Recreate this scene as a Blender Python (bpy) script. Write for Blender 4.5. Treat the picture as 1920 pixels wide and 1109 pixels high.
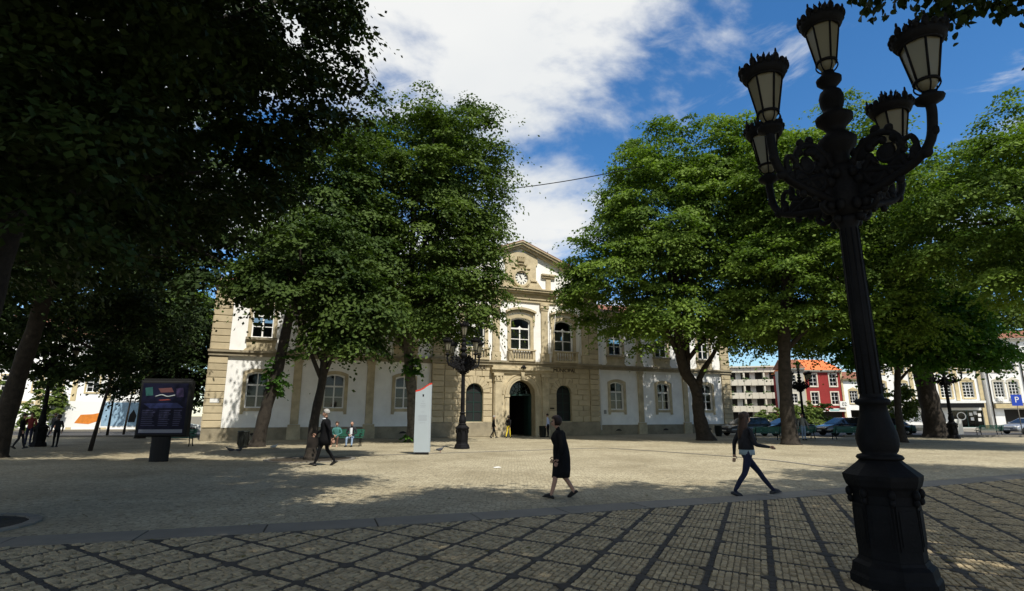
import bpy, bmesh, math, random
import numpy as np
from mathutils import Vector, Matrix
for o in list(bpy.data.objects): bpy.data.objects.remove(o)
S = bpy.context.scene
COL = S.collection
R = math.radians
PI = math.pi
rng = random.Random(7)

# ------------------------------------------------------------------ camera
CAM_H, PITCH = 1.6, 12.23
cd = bpy.data.cameras.new('camera'); cam = bpy.data.objects.new('camera', cd); COL.objects.link(cam)
cd.sensor_width = 36; cd.lens = 19.5; cd.clip_end = 5000; cd.clip_start = .05
cam.location = (0, 0, CAM_H); cam.rotation_euler = (R(90 + PITCH), 0, 0)
S.camera = cam

# ------------------------------------------------------------------ sky, sun, exposure
SUN_EL, SUN_AZ = 55., 30.            # azimuth measured from -Y towards +X
to_sun = Vector((math.cos(R(SUN_EL)) * math.sin(R(SUN_AZ)), -math.cos(R(SUN_EL)) * math.cos(R(SUN_AZ)), math.sin(R(SUN_EL))))
W = bpy.data.worlds.new('World'); S.world = W; W.use_nodes = True
nt = W.node_tree; nt.nodes.clear()
def N(t, **k):
    n = nt.nodes.new(t)
    for a, b in k.items(): setattr(n, a, b)
    return n
def wm(op, a, b=None, c=None):
    n = N('ShaderNodeMath', operation=op)
    for i, v in enumerate((a, b, c)):
        if v is None: continue
        if isinstance(v, (int, float)): n.inputs[i].default_value = v
        else: nt.links.new(v, n.inputs[i])
    return n.outputs[0]
out = N('ShaderNodeOutputWorld'); bg = N('ShaderNodeBackground'); bg.inputs[1].default_value = .125
sky = N('ShaderNodeTexSky', sky_type='NISHITA'); sky.sun_disc = False
sky.sun_elevation = R(SUN_EL); sky.sun_rotation = math.atan2(to_sun.x, to_sun.y)
sky.altitude = 0; sky.air_density = 1.0; sky.dust_density = .2; sky.ozone_density = 4.0
tc = N('ShaderNodeTexCoord'); sx = N('ShaderNodeSeparateXYZ'); nt.links.new(tc.outputs['Generated'], sx.inputs[0])
zz = wm('ADD', wm('MAXIMUM', sx.outputs[2], .0), .22)
cx = wm('DIVIDE', sx.outputs[0], zz); cy = wm('DIVIDE', sx.outputs[1], zz)
cv = N('ShaderNodeCombineXYZ'); nt.links.new(cx, cv.inputs[0]); nt.links.new(cy, cv.inputs[1]); cv.inputs[2].default_value = 5.1
n1 = N('ShaderNodeTexNoise'); n1.inputs['Scale'].default_value = 1.9; n1.inputs['Detail'].default_value = 9; n1.inputs['Roughness'].default_value = .56
n1.inputs['Distortion'].default_value = .25
nt.links.new(cv.outputs[0], n1.inputs['Vector'])
# a bank of cloud on the left of the view thinning out to open blue on the right, plus wisps
bank = N('ShaderNodeMapRange', interpolation_type='SMOOTHSTEP'); bank.inputs[1].default_value = .36; bank.inputs[2].default_value = .85; bank.inputs[3].default_value = .165; bank.inputs[4].default_value = -.075
nt.links.new(wm('ABSOLUTE', wm('ADD', cx, .38)), bank.inputs[0])
behind = wm('MINIMUM', wm('MAXIMUM', wm('MULTIPLY', cy, -.25), 0.), .13)     # unseen broken cloud added behind the viewer to whiten the fill light
dens = wm('ADD', wm('ADD', n1.outputs[0], bank.outputs[0]), behind)
mr = N('ShaderNodeMapRange', interpolation_type='SMOOTHSTEP'); mr.inputs[1].default_value = .53; mr.inputs[2].default_value = .69
nt.links.new(dens, mr.inputs[0])
n4 = N('ShaderNodeTexNoise'); n4.inputs['Scale'].default_value = 3.4; n4.inputs['Detail'].default_value = 8; n4.inputs['Roughness'].default_value = .6; n4.inputs['Distortion'].default_value = .5
cv4 = N('ShaderNodeCombineXYZ'); nt.links.new(wm('MULTIPLY', cx, .75), cv4.inputs[0]); nt.links.new(wm('ADD', cy, wm('MULTIPLY', cx, .5)), cv4.inputs[1]); cv4.inputs[2].default_value = 8.3
nt.links.new(cv4.outputs[0], n4.inputs['Vector'])
mr4 = N('ShaderNodeMapRange', interpolation_type='SMOOTHSTEP'); mr4.inputs[1].default_value = .53; mr4.inputs[2].default_value = .74; mr4.inputs[4].default_value = .85; nt.links.new(n4.outputs[0], mr4.inputs[0])
n2 = N('ShaderNodeTexNoise'); n2.inputs['Scale'].default_value = 1.1; n2.inputs['Detail'].default_value = 5
nt.links.new(cv.outputs[0], n2.inputs['Vector'])
cr = N('ShaderNodeValToRGB'); cr.color_ramp.elements[0].position = .35; cr.color_ramp.elements[0].color = (4.6, 4.85, 5.05, 1)
cr.color_ramp.elements[1].position = .62; cr.color_ramp.elements[1].color = (5.65, 5.7, 5.65, 1)
nt.links.new(n2.outputs[0], cr.inputs[0])
hs = N('ShaderNodeHueSaturation'); hs.inputs['Saturation'].default_value = 1.25; nt.links.new(sky.outputs[0], hs.inputs['Color'])
mx = N('ShaderNodeMix', data_type='RGBA'); nt.links.new(wm('MAXIMUM', mr.outputs[0], mr4.outputs[0]), mx.inputs[0]); nt.links.new(hs.outputs[0], mx.inputs[6]); nt.links.new(cr.outputs[0], mx.inputs[7])
nt.links.new(mx.outputs[2], bg.inputs[0]); nt.links.new(bg.outputs[0], out.inputs[0])
sd = bpy.data.lights.new('sun', 'SUN'); sd.energy = 4.6; sd.angle = R(.55); sd.color = (1, .945, .84)
so = bpy.data.objects.new('sun', sd); COL.objects.link(so); so.rotation_euler = to_sun.to_track_quat('Z', 'Y').to_euler(); so.location = (20, -30, 60)
vs = S.view_settings; vs.view_transform = 'Standard'; vs.look = 'None'; vs.exposure = .36; vs.gamma = 1
try: vs.use_curve_mapping = False
except Exception: pass
S.cycles.use_denoising = True
S.cycles.max_bounces = 6; S.cycles.transparent_max_bounces = 8; S.cycles.diffuse_bounces = 3
S.cycles.sample_clamp_indirect = 6

# ------------------------------------------------------------------ materials
MATS = {}
def mat(name, col, rough=.8, var=.0, vscale=3., bump=0., bscale=40., metal=0., tint=0., tcol=None, spec=.3, coat=0.):
    if name in MATS: return MATS[name]
    m = bpy.data.materials.new(name); m.use_nodes = True; t = m.node_tree; L = t.links
    b = t.nodes['Principled BSDF']; b.inputs['Roughness'].default_value = rough; b.inputs['Metallic'].default_value = metal
    b.inputs['Specular IOR Level'].default_value = spec; b.inputs['Coat Weight'].default_value = coat
    b.inputs['Base Color'].default_value = (*col, 1)
    c = None
    if var or tint or bump: co = t.nodes.new('ShaderNodeTexCoord')
    if var:
        n = t.nodes.new('ShaderNodeTexNoise'); n.inputs['Scale'].default_value = vscale; n.inputs['Detail'].default_value = 6; n.inputs['Roughness'].default_value = .65
        L.new(co.outputs['Object'], n.inputs['Vector'])
        r = t.nodes.new('ShaderNodeValToRGB'); e = r.color_ramp.elements
        e[0].position = .3; e[1].position = .7
        e[0].color = (*[x * (1 - var) for x in col], 1); e[1].color = (*[min(1, x * (1 + var)) for x in col], 1)
        L.new(n.outputs[0], r.inputs[0]); c = r.outputs[0]
    if tint:
        a = t.nodes.new('ShaderNodeAttribute'); a.attribute_name = 'tint'
        r2 = t.nodes.new('ShaderNodeValToRGB'); e = r2.color_ramp.elements; tc2 = tcol or col
        e[0].color = (*[x * (1 - tint) for x in col], 1); e[1].color = (*[min(1, x * (1 + tint)) for x in tc2], 1)
        L.new(a.outputs['Fac'], r2.inputs[0])
        if c is None: c = r2.outputs[0]
        else:
            mm = t.nodes.new('ShaderNodeMix'); mm.data_type = 'RGBA'; mm.inputs[0].default_value = .6
            L.new(c, mm.inputs[6]); L.new(r2.outputs[0], mm.inputs[7]); c = mm.outputs[2]
    if c is not None: L.new(c, b.inputs['Base Color'])
    if bump:
        n = t.nodes.new('ShaderNodeTexNoise'); n.inputs['Scale'].default_value = bscale; n.inputs['Detail'].default_value = 5
        L.new(co.outputs['Object'], n.inputs['Vector'])
        bp = t.nodes.new('ShaderNodeBump'); bp.inputs['Strength'].default_value = bump; bp.inputs['Distance'].default_value = .02
        L.new(n.outputs[0], bp.inputs['Height']); L.new(bp.outputs[0], b.inputs['Normal'])
    MATS[name] = m; return m
def glass_mat(name, col, keep):
    m = bpy.data.materials.new(name); m.use_nodes = True; t = m.node_tree; L = t.links; t.nodes.clear()
    o = t.nodes.new('ShaderNodeOutputMaterial'); tr = t.nodes.new('ShaderNodeBsdfTransparent'); tr.inputs[0].default_value = (*[c * keep for c in col], 1)
    g = t.nodes.new('ShaderNodeBsdfGlossy'); g.inputs['Roughness'].default_value = .03; g.inputs[0].default_value = (.9, .9, .9, 1)
    f = t.nodes.new('ShaderNodeFresnel'); f.inputs[0].default_value = 1.36
    x = t.nodes.new('ShaderNodeMixShader'); L.new(f.outputs[0], x.inputs[0]); L.new(tr.outputs[0], x.inputs[1]); L.new(g.outputs[0], x.inputs[2]); L.new(x.outputs[0], o.inputs[0])
    return m
def leaf_mat(name, dark, light, trans=.22):
    m = bpy.data.materials.new(name); m.use_nodes = True; t = m.node_tree; L = t.links; t.nodes.clear()
    o = t.nodes.new('ShaderNodeOutputMaterial'); a = t.nodes.new('ShaderNodeAttribute'); a.attribute_name = 'tint'
    r = t.nodes.new('ShaderNodeValToRGB'); r.color_ramp.elements[0].color = (*dark, 1); r.color_ramp.elements[1].color = (*light, 1)
    L.new(a.outputs['Fac'], r.inputs[0])
    b = t.nodes.new('ShaderNodeBsdfPrincipled'); b.inputs['Roughness'].default_value = .6; b.inputs['Specular IOR Level'].default_value = .12
    L.new(r.outputs[0], b.inputs['Base Color'])
    tl = t.nodes.new('ShaderNodeBsdfTranslucent')
    h = t.nodes.new('ShaderNodeMix'); h.data_type = 'RGBA'; h.blend_type = 'MULTIPLY'; h.inputs[0].default_value = 1; h.inputs[7].default_value = (1.3, 1.5, .5, 1)
    L.new(r.outputs[0], h.inputs[6]); L.new(h.outputs[2], tl.inputs[0])
    x = t.nodes.new('ShaderNodeMixShader'); x.inputs[0].default_value = trans
    L.new(b.outputs[0], x.inputs[1]); L.new(tl.outputs[0], x.inputs[2]); L.new(x.outputs[0], o.inputs[0])
    return m

STONE = (.47, .40, .265)
M_stone = mat('granite', STONE, .85, .28, 1.3, .35, 30)
M_stone2 = mat('granite_blocks', (.45, .38, .25), .85, .25, 2.2, .4, 26, tint=.22)
M_plinth = mat('granite_plinth', (.27, .235, .165), .9, .3, 1.1, .4, 30)
M_plaster = mat('white_plaster', (.82, .82, .80), .9, .10, .9, .08, 60)
M_white = mat('white_paint', (.78, .78, .76), .45)
M_glass = glass_mat('window_glass', (.75, .8, .8), .8)
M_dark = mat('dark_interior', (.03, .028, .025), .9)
M_green = mat('door_green', (.012, .035, .028), .45, .3, 4)
M_iron = mat('cast_iron', (.007, .007, .008), .68, .4, 6, .3, 35, spec=.12)
M_iron2 = mat('black_iron', (.014, .014, .014), .6, spec=.12)
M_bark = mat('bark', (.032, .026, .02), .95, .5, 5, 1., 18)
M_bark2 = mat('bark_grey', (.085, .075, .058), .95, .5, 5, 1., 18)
M_curt = mat('curtain_cloth', (.7, .68, .62), .9, .12, 9)
M_tile = mat('clay_tile', (.20, .085, .05), .85, .3, 2)
M_tile2 = mat('orange_tile', (.62, .16, .05), .8, .2, 2)
M_cob = mat('limestone_cobble', (.365, .295, .18), .8, .25, 3, .5, 60, tint=.42)
M_basalt = mat('basalt_cobble', (.05, .046, .04), .8, .2, 9, .4, 60, tint=.35)
M_slab = mat('granite_slab', (.20, .183, .15), .85, .25, 2, .35, 50, tint=.2)
M_grout = mat('grout', (.05, .042, .03), .95, .3, 8)
M_soil = mat('soil', (.04, .032, .022), 1., .4, 8, .8, 30)
M_asph = mat('asphalt', (.05, .05, .052), .9, .2, 3, .3, 60)
M_skin = mat('skin', (.40, .23, .16), .55)
M_black = mat('black_cloth', (.010, .010, .011), .9, .3, 10, .6, 9, spec=.1)
M_wood = mat('bench_green', (.018, .10, .065), .55, .25, 6)

# ------------------------------------------------------------------ object helpers
def tag(o, label=None, cat=None, group=None, kind=None):
    if label: o['label'] = label
    if cat: o['category'] = cat
    if group: o['group'] = group
    if kind: o['kind'] = kind
    return o
def empty(name, loc, rz=0, label=None, cat=None, group=None):
    o = bpy.data.objects.new(name, None); COL.objects.link(o); o.location = loc; o.rotation_euler = (0, 0, rz); o.empty_display_size = .2
    return tag(o, label, cat, group)
def link(name, me, parent=None, loc=None, rz=None):
    o = bpy.data.objects.new(name, me); COL.objects.link(o); o.parent = parent
    if loc is not None: o.location = loc
    if rz is not None: o.rotation_euler = (0, 0, rz)
    return o
def children(o): return [c for c in bpy.data.objects if c.parent == o]
KIDS = {}
def copy_tree(o, parent=None, kids=None):
    if kids is None:
        kids = {}
        for c in bpy.data.objects:
            if c.parent: kids.setdefault(c.parent.name, []).append(c)
    c = o.copy(); COL.objects.link(c); c.parent = parent
    for ch in kids.get(o.name, []): copy_tree(ch, c, kids)
    return c

class MB:
    def __init__(s): s.v = []; s.f = []; s.t = []; s.sm = []
    def add(s, vs, fs, smooth=False, tint=None):
        k = len(s.v); s.v += [tuple(v) for v in vs]
        for f in fs: s.f.append([i + k for i in f])
        s.sm += [smooth] * len(fs); s.t += [rng.random() if tint is None else tint] * len(fs); return s
    def box(s, x0, x1, y0, y1, z0, z1, tint=None):
        return s.add([(x0, y0, z0), (x1, y0, z0), (x1, y1, z0), (x0, y1, z0), (x0, y0, z1), (x1, y0, z1), (x1, y1, z1), (x0, y1, z1)],
                     [(0, 3, 2, 1), (4, 5, 6, 7), (0, 1, 5, 4), (1, 2, 6, 5), (2, 3, 7, 6), (3, 0, 4, 7)], False, tint)
    def cbox(s, x0, x1, y0, y1, z0, z1, c=.015):      # box whose front (-y) edges are chamfered
        vs = [(x0, y0 + c, z0), (x1, y0 + c, z0), (x1, y1, z0), (x0, y1, z0), (x0, y0 + c, z1), (x1, y0 + c, z1), (x1, y1, z1), (x0, y1, z1),
              (x0 + c, y0, z0 + c), (x1 - c, y0, z0 + c), (x1 - c, y0, z1 - c), (x0 + c, y0, z1 - c)]
        return s.add(vs, [(0, 3, 2, 1), (4, 5, 6, 7), (1, 2, 6, 5), (3, 0, 4, 7), (2, 3, 7, 6), (8, 9, 10, 11), (0, 1, 9, 8), (1, 5, 10, 9), (5, 4, 11, 10), (4, 0, 8, 11)])
    def prism(s, poly, y0, y1):                       # polygon in xz extruded along y
        n = len(poly); vs = [(x, y0, z) for x, z in poly] + [(x, y1, z) for x, z in poly]
        return s.add(vs, [tuple(range(n)), tuple(range(2 * n - 1, n - 1, -1))] + [(i, i + n, (i + 1) % n + n, (i + 1) % n) for i in range(n)])
    def hprism(s, poly, z0, z1):
        n = len(poly); vs = [(x, y, z0) for x, y in poly] + [(x, y, z1) for x, y in poly]
        return s.add(vs, [tuple(range(n - 1, -1, -1)), tuple(range(n, 2 * n))] + [(i, (i + 1) % n, (i + 1) % n + n, i + n) for i in range(n)])
    def rings(s, rings, smooth=True, cap=True):
        n = len(rings[0]); vs = [p for r in rings for p in r]; fs = []
        for k in range(len(rings) - 1):
            for i in range(n): fs.append((k * n + i, k * n + (i + 1) % n, (k + 1) * n + (i + 1) % n, (k + 1) * n + i))
        if cap: fs += [tuple(range(n - 1, -1, -1)), tuple(range((len(rings) - 1) * n, len(rings) * n))]
        return s.add(vs, fs, smooth)
    def lathe(s, prof, n=16, c=(0, 0, 0), smooth=True, rot=0., sy=1.):
        return s.rings([[(c[0] + r * math.cos(2 * PI * i / n + rot), c[1] + sy * r * math.sin(2 * PI * i / n + rot), c[2] + z) for i in range(n)] for r, z in prof], smooth)
    def tube(s, pts, rad, n=6, smooth=True):
        P = [Vector(p) for p in pts]; rs = rad if hasattr(rad, '__len__') else [rad] * len(P); out_ = []
        u = None
        for k, p in enumerate(P):
            d = (P[min(k + 1, len(P) - 1)] - P[max(k - 1, 0)]).normalized()
            if u is None: u = d.orthogonal().normalized()
            u = (u - d * u.dot(d)); u = u.normalized() if u.length > 1e-6 else d.orthogonal().normalized()
            w = d.cross(u)
            out_.append([tuple(p + (u * math.cos(2 * PI * i / n) + w * math.sin(2 * PI * i / n)) * rs[k]) for i in range(n)])
        return s.rings(out_, smooth)
    def ball(s, c, r, n=10, m=7):
        rr = r if hasattr(r, '__len__') else (r, r, r)
        rg = []
        for j in range(m + 1):
            a = -PI / 2 + PI * j / m; k = max(math.cos(a), .02)
            rg.append([(c[0] + rr[0] * k * math.cos(2 * PI * i / n), c[1] + rr[1] * k * math.sin(2 * PI * i / n), c[2] + rr[2] * math.sin(a)) for i in range(n)])
        return s.rings(rg, True)
    def mesh(s, name, mats):
        me = bpy.data.meshes.new(name); me.from_pydata(s.v, [], s.f)
        for m in (mats if isinstance(mats, (list, tuple)) else [mats]): me.materials.append(m)
        me.polygons.foreach_set('use_smooth', s.sm)
        a = me.attributes.new('tint', 'FLOAT', 'FACE'); a.data.foreach_set('value', s.t)
        me.update(); return me
    def obj(s, name, m, parent=None, loc=None, rz=None): return link(name, s.mesh(name, m), parent, loc, rz)

def catmull(pts, k=5):
    P = [Vector(p) for p in pts]; P = [2 * P[0] - P[1]] + P + [2 * P[-1] - P[-2]]; o = []
    for i in range(1, len(P) - 2):
        a, b, c, d = P[i - 1:i + 3]
        for j in range(k):
            t = j / k; o.append(.5 * (2 * b + (c - a) * t + (2 * a - 5 * b + 4 * c - d) * t * t + (3 * b - a - 3 * c + d) * t ** 3))
    o.append(P[-2]); return o
def text_mesh(txt, size, depth, m, name='lettering'):
    cu = bpy.data.curves.new(name, 'FONT'); cu.body = txt; cu.size = size; cu.extrude = depth; cu.align_x = 'CENTER'; cu.align_y = 'CENTER'
    ob = bpy.data.objects.new(name, cu); COL.objects.link(ob)
    dg = bpy.context.evaluated_depsgraph_get(); me = bpy.data.meshes.new_from_object(ob.evaluated_get(dg)); me.name = name
    bpy.data.objects.remove(ob); me.transform(Matrix.Rotation(PI / 2, 4, 'X')); me.materials.clear(); me.materials.append(m)
    return me

# ================================================================== GROUND
def sheet(name, poly, z, m, kind='structure', parent=None):
    mb = MB(); mb.add([(x, y, z) for x, y in poly], [tuple(range(len(poly)))]); o = mb.obj(name, m, parent)
    if kind and parent is None: o['kind'] = kind
    return o
def calcada():
    m = bpy.data.materials.new('calcada_paving'); m.use_nodes = True; t = m.node_tree; L = t.links; b = t.nodes['Principled BSDF']; b.inputs['Roughness'].default_value = .85; b.inputs['Specular IOR Level'].default_value = .25
    co = t.nodes.new('ShaderNodeTexCoord')
    v = t.nodes.new('ShaderNodeTexVoronoi'); v.inputs['Scale'].default_value = 10.5; v.inputs['Randomness'].default_value = .6
    ve = t.nodes.new('ShaderNodeTexVoronoi'); ve.feature = 'DISTANCE_TO_EDGE'; ve.inputs['Scale'].default_value = 10.5; ve.inputs['Randomness'].default_value = .6
    n = t.nodes.new('ShaderNodeTexNoise'); n.inputs['Scale'].default_value = .35; n.inputs['Detail'].default_value = 7; n.inputs['Roughness'].default_value = .65
    for q in (v, ve, n): L.new(co.outputs['Object'], q.inputs['Vector'])
    r = t.nodes.new('ShaderNodeValToRGB'); e = r.color_ramp.elements; e[0].color = (.35, .305, .205, 1); e[1].color = (.46, .41, .285, 1)
    sp = t.nodes.new('ShaderNodeSeparateColor'); L.new(v.outputs['Color'], sp.inputs[0]); L.new(sp.outputs[0], r.inputs[0])
    r3 = t.nodes.new('ShaderNodeValToRGB'); e = r3.color_ramp.elements; e[0].position = .34; e[0].color = (.66, .64, .60, 1); e[1].position = .6; e[1].color = (1, 1, 1, 1); L.new(n.outputs[0], r3.inputs[0])
    mm = t.nodes.new('ShaderNodeMix'); mm.data_type = 'RGBA'; mm.blend_type = 'MULTIPLY'; mm.inputs[0].default_value = 1; L.new(r.outputs[0], mm.inputs[6]); L.new(r3.outputs[0], mm.inputs[7])
    j = t.nodes.new('ShaderNodeMapRange'); j.inputs[1].default_value = .0; j.inputs[2].default_value = .10; L.new(ve.outputs[0], j.inputs[0])
    m2 = t.nodes.new('ShaderNodeMix'); m2.data_type = 'RGBA'; L.new(j.outputs[0], m2.inputs[0]); m2.inputs[6].default_value = (.17, .145, .098, 1); L.new(mm.outputs[2], m2.inputs[7])
    L.new(m2.outputs[2], b.inputs['Base Color'])
    bp = t.nodes.new('ShaderNodeBump'); bp.inputs['Strength'].default_value = .7; bp.inputs['Distance'].default_value = .012; L.new(j.outputs[0], bp.inputs['Height']); L.new(bp.outputs[0], b.inputs['Normal'])
    return m
M_cal = calcada()
sheet('ground', [(-1500, -1500), (1500, -1500), (1500, 1500), (-1500, 1500)], -.03, mat('far_ground', (.16, .14, .10), .95, .3, .05))
sheet('plaza', [(-60, -25), (60, -25), (60, 43.6), (-60, 43.6)], 0, M_cal)
sheet('plaza_far_pavement', [(-22, 43.6), (24, 43.6), (24, 75), (-22, 75)], -.004, M_cal)
sheet('street_right', [(24, 45.2), (140, 45.2), (140, 56), (46, 56), (46, 130), (24, 130)], -.018, M_asph)
sheet('street_left', [(-140, 44), (-22, 44), (-22, 60), (-140, 60)], -.018, M_asph)
def kerb(name, x0, x1, y0, y1, label=None):
    mb = MB(); mb.box(x0, x1, y0, y1, -.02, .13); o = mb.obj(name, M_slab); o['kind'] = 'structure'; return o
kerb('kerb', 26, 120, 44.6, 44.9)
kerb('kerb', -120, -23, 43.7, 44.0)
sheet('pavement_right', [(46, 56.2), (140, 56.2), (140, 90), (46, 90)], .02, M_slab)
kerb('kerb', 46, 140, 56.0, 56.2)
sheet('pavement_left', [(-140, 60.2), (-30, 60.2), (-30, 85), (-140, 85)], .09, M_slab)
kerb('kerb', -140, -30, 60.0, 60.2)

# ---- granite band between the plaza and the mosaic
FAR = catmull([(-20, 4.0, 0), (-13, 6.0, 0), (-6.83, 7.92, 0), (-4.37, 8.66, 0), (-1.39, 9.63, 0), (1.36, 10.66, 0), (3.57, 11.55, 0), (6.0, 12.55, 0), (10.38, 14.5, 0), (14.42, 16.35, 0), (20, 18.9, 0), (30, 23.6, 0)], 8)
def offs(P, d):
    o = []
    for i, p in enumerate(P):
        t = (P[min(i + 1, len(P) - 1)] - P[max(i - 1, 0)]).normalized(); o.append(p + Vector((t.y, -t.x, 0)) * d)
    return o
def resample(P, step):
    o = [P[0].copy()]; acc = 0
    for a, b in zip(P, P[1:]):
        l = (b - a).length; t = step - acc
        while t <= l: o.append(a + (b - a) * (t / l)); t += step
        acc = (l - (t - step))
    return o
BW = .74
band = sheet('granite_band', [(p.x, p.y) for p in FAR] + [(p.x, p.y) for p in reversed(offs(FAR, BW))], .004, M_grout)
cl = resample(FAR, 1.55); cn = offs(cl, BW)
for i in range(len(cl) - 1):
    t = (cl[i + 1] - cl[i]).normalized() * .012; nn = Vector((t.y, -t.x, 0)).normalized() * .045
    q = [cl[i] + t + nn * .8, cn[i] + t - nn * .5, cn[i + 1] - t - nn * .5, cl[i + 1] - t + nn * .8]
    mb = MB(); mb.hprism([(p.x, p.y) for p in q], .0045, .018 + rng.uniform(-.002, .003)); mb.obj('slab', M_slab, band)
# thin stone lines crossing the plaza
def stone_line(pts, w):
    P = catmull([(x, y, 0) for x, y in pts], 6); Lp = offs(P, -w / 2); Rp = offs(P, w / 2)
    ln = sheet('stone_line', [(p.x, p.y) for p in Lp] + [(p.x, p.y) for p in reversed(Rp)], .005, M_grout)
    c = resample(P, .9); a = offs(c, -w * .42); b_ = offs(c, w * .42)
    for i in range(len(c) - 1):
        t = (c[i + 1] - c[i]).normalized() * .01
        mb = MB(); mb.hprism([(p.x, p.y) for p in (a[i] + t, b_[i] + t, b_[i + 1] - t, a[i + 1] - t)], .0055, .014); mb.obj('kerbstone', M_slab, ln)
stone_line([(-8.5, 22.3), (-4.1, 24.54), (.6, 27.0), (4.91, 29.3)], .22)
stone_line([(4.91, 28.9), (7.6, 25.0), (9.4, 21.6), (10.0, 18.6), (10.35, 16.6), (10.6, 15.4)], .22)

# ---- patterned mosaic of small cobbles in the foreground
O2 = Vector((1.4567, 9.4867)); EI = Vector((.50527, -.36023)); EJ = Vector((-.29086, -.67271))
NEAR = offs(FAR, BW + .02)
nx = np.array([p.x for p in NEAR]); ny = np.array([p.y for p in NEAR])
def below_band(x, y): return y < np.interp(x, nx, ny)
def W2(a, b): return O2 + EI * a + EJ * b
Fp = 1040.
def px(x, y):
    c, s = math.cos(R(PITCH)), math.sin(R(PITCH)); z = -CAM_H; D = y * c + z * s
    if D < .3: return None
    return 960 + Fp * x / D, 554.5 - Fp * (z * c - y * s) / D
mo = MB(); mo.add([(p.x, p.y, .003) for p in NEAR] + [(60, -25, .003), (-60, -25, .003)], [tuple(range(len(NEAR) + 2))])
mosaic = mo.obj('mosaic_paving', mat('worn_mosaic', (.20, .17, .11), .9, .35, 14, .6, 40)); mosaic['kind'] = 'structure'
stones = []; darks = []
def stone_at(cs, z1, lst):
    c = sum(cs, Vector((0, 0))) / len(cs)
    if not below_band(c.x, c.y - .03): return
    lst.append((c.length, cs, z1, c))
NI, NJ = 8, 8
for i in range(-16, 24):
    for j in range(-22, 16):
        c = W2(i + .5, j + .5)
        if c.y < 3.4 or not below_band(c.x, c.y - .9): continue
        p = px(c.x, c.y)
        if p is None or not (-330 < p[0] < 2250): continue
        gx, gy = .035 / .62, .035 / .73
        for a in range(NI):
            for b in range(NJ):
                sh = rng.uniform(-.42, .42)
                u0, u1 = [gx + (1 - 2 * gx) * (a + k) / NI for k in (0, 1)]; v0, v1 = [gy + (1 - 2 * gy) * min(max((b + k + (sh if 0 < b + k < NJ else 0)), 0), NJ) / NJ for k in (0, 1)]
                uc, vc = (u0 + u1) / 2, (v0 + v1) / 2
                du, dv = min(uc, 1 - uc) * .62, min(vc, 1 - vc) * .73
                if du + dv < .142: continue
                e0, e1 = .0065 / .62, .007 / .73
                jj = lambda s_: rng.uniform(-s_, s_)
                cs = [W2(i + uu + jj(.011), j + vv + jj(.011)) for uu, vv in ((u0 + e0, v0 + e1), (u0 + e0, v1 - e1), (u1 - e0, v1 - e1), (u1 - e0, v0 + e1))]
                stone_at(cs, .017 + jj(.004), stones)
        # dark basalt strips: along the i = const line and the j = const line of this cell, and the node
        for k in range(6):
            v0, v1 = k / 6 + .008, (k + 1) / 6 - .008
            if k in (0,): v0 = .185
            if k == 5: v1 = .815
            w = .031 / .62
            stone_at([W2(i - w, j + v0), W2(i - w, j + v1), W2(i + w, j + v1), W2(i + w, j + v0)], .013 + rng.uniform(-.003, .003), darks)
            u0, u1 = k / 6 + .008, (k + 1) / 6 - .008
            if k == 0: u0 = .215
            if k == 5: u1 = .785
            w = .031 / .73
            stone_at([W2(i + u0, j - w), W2(i + u0, j + w), W2(i + u1, j + w), W2(i + u1, j - w)], .013 + rng.uniform(-.003, .003), darks)
        q = .20
        stone_at([W2(i - q, j), W2(i, j + q * .85), W2(i + q, j), W2(i, j - q * .85)], .014, darks)
def stone_geo(mb, cs, z1, o=Vector((0, 0))):
    ccw = (cs[1] - cs[0]).cross(cs[2] - cs[1]) > 0 if hasattr(cs[0], 'cross') else True
    q = [c - o for c in (cs if ccw else cs[::-1])]; m_ = sum(q, Vector((0, 0))) / 4
    top = [m_ + (c - m_) * .86 for c in q]
    vs = [(c.x, c.y, .0035) for c in q] + [(c.x, c.y, z1 - .006) for c in q] + [(c.x, c.y, z1) for c in top]
    fs = [(8, 9, 10, 11)] + [(4 + k, 4 + (k + 1) % 4, 8 + (k + 1) % 4, 8 + k) for k in range(4)] + [(k, (k + 1) % 4, 4 + (k + 1) % 4, 4 + k) for k in range(4)]
    mb.add(vs, fs, False, rng.random())
def vis(s_):
    p = px(s_[3].x, s_[3].y); return p is not None and -10 < p[0] < 1930 and p[1] < 1112
for nm, lst, m, n_ in (('paving_stone', stones, M_cob, 260), ('basalt_stone', darks, M_basalt, 60)):
    lst.sort(key=lambda s_: s_[0] if vis(s_) else 99 + s_[0])
    for d, cs, z1, c in lst[:n_]:
        mb = MB(); stone_geo(mb, cs, z1, c); mb.obj(nm, m, mosaic, (c.x, c.y, 0))
    mb = MB()
    for d, cs, z1, c in lst[n_:]: stone_geo(mb, cs, z1)
    o = mb.obj(nm + 's', m, mosaic); o['kind'] = 'stuff'
print('stones', len(stones), len(darks))

def soil_bed(x, y, r, name='tree_pit'):
    mb = MB(); n = 28
    mb.add([(x + r * (1 + rng.uniform(-.03, .03)) * math.cos(2 * PI * k / n), y + r * math.sin(2 * PI * k / n), .006) for k in range(n)], [tuple(range(n))])
    o = mb.obj(name, M_soil); o['kind'] = 'structure'
    for k in range(24):
        a0, a1 = 2 * PI * k / 24 + .01, 2 * PI * (k + 1) / 24 - .01
        m2 = MB(); m2.hprism([(x + q * math.cos(a), y + q * math.sin(a)) for q, a in ((r - .02, a0), (r + .14, a0), (r + .14, a1), (r - .02, a1))], .002, .03); m2.obj('edging_stone', M_slab, o)
soil_bed(-7.55, 21.6, 1.5); soil_bed(-8.3, 8.6, 1.0)

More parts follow.
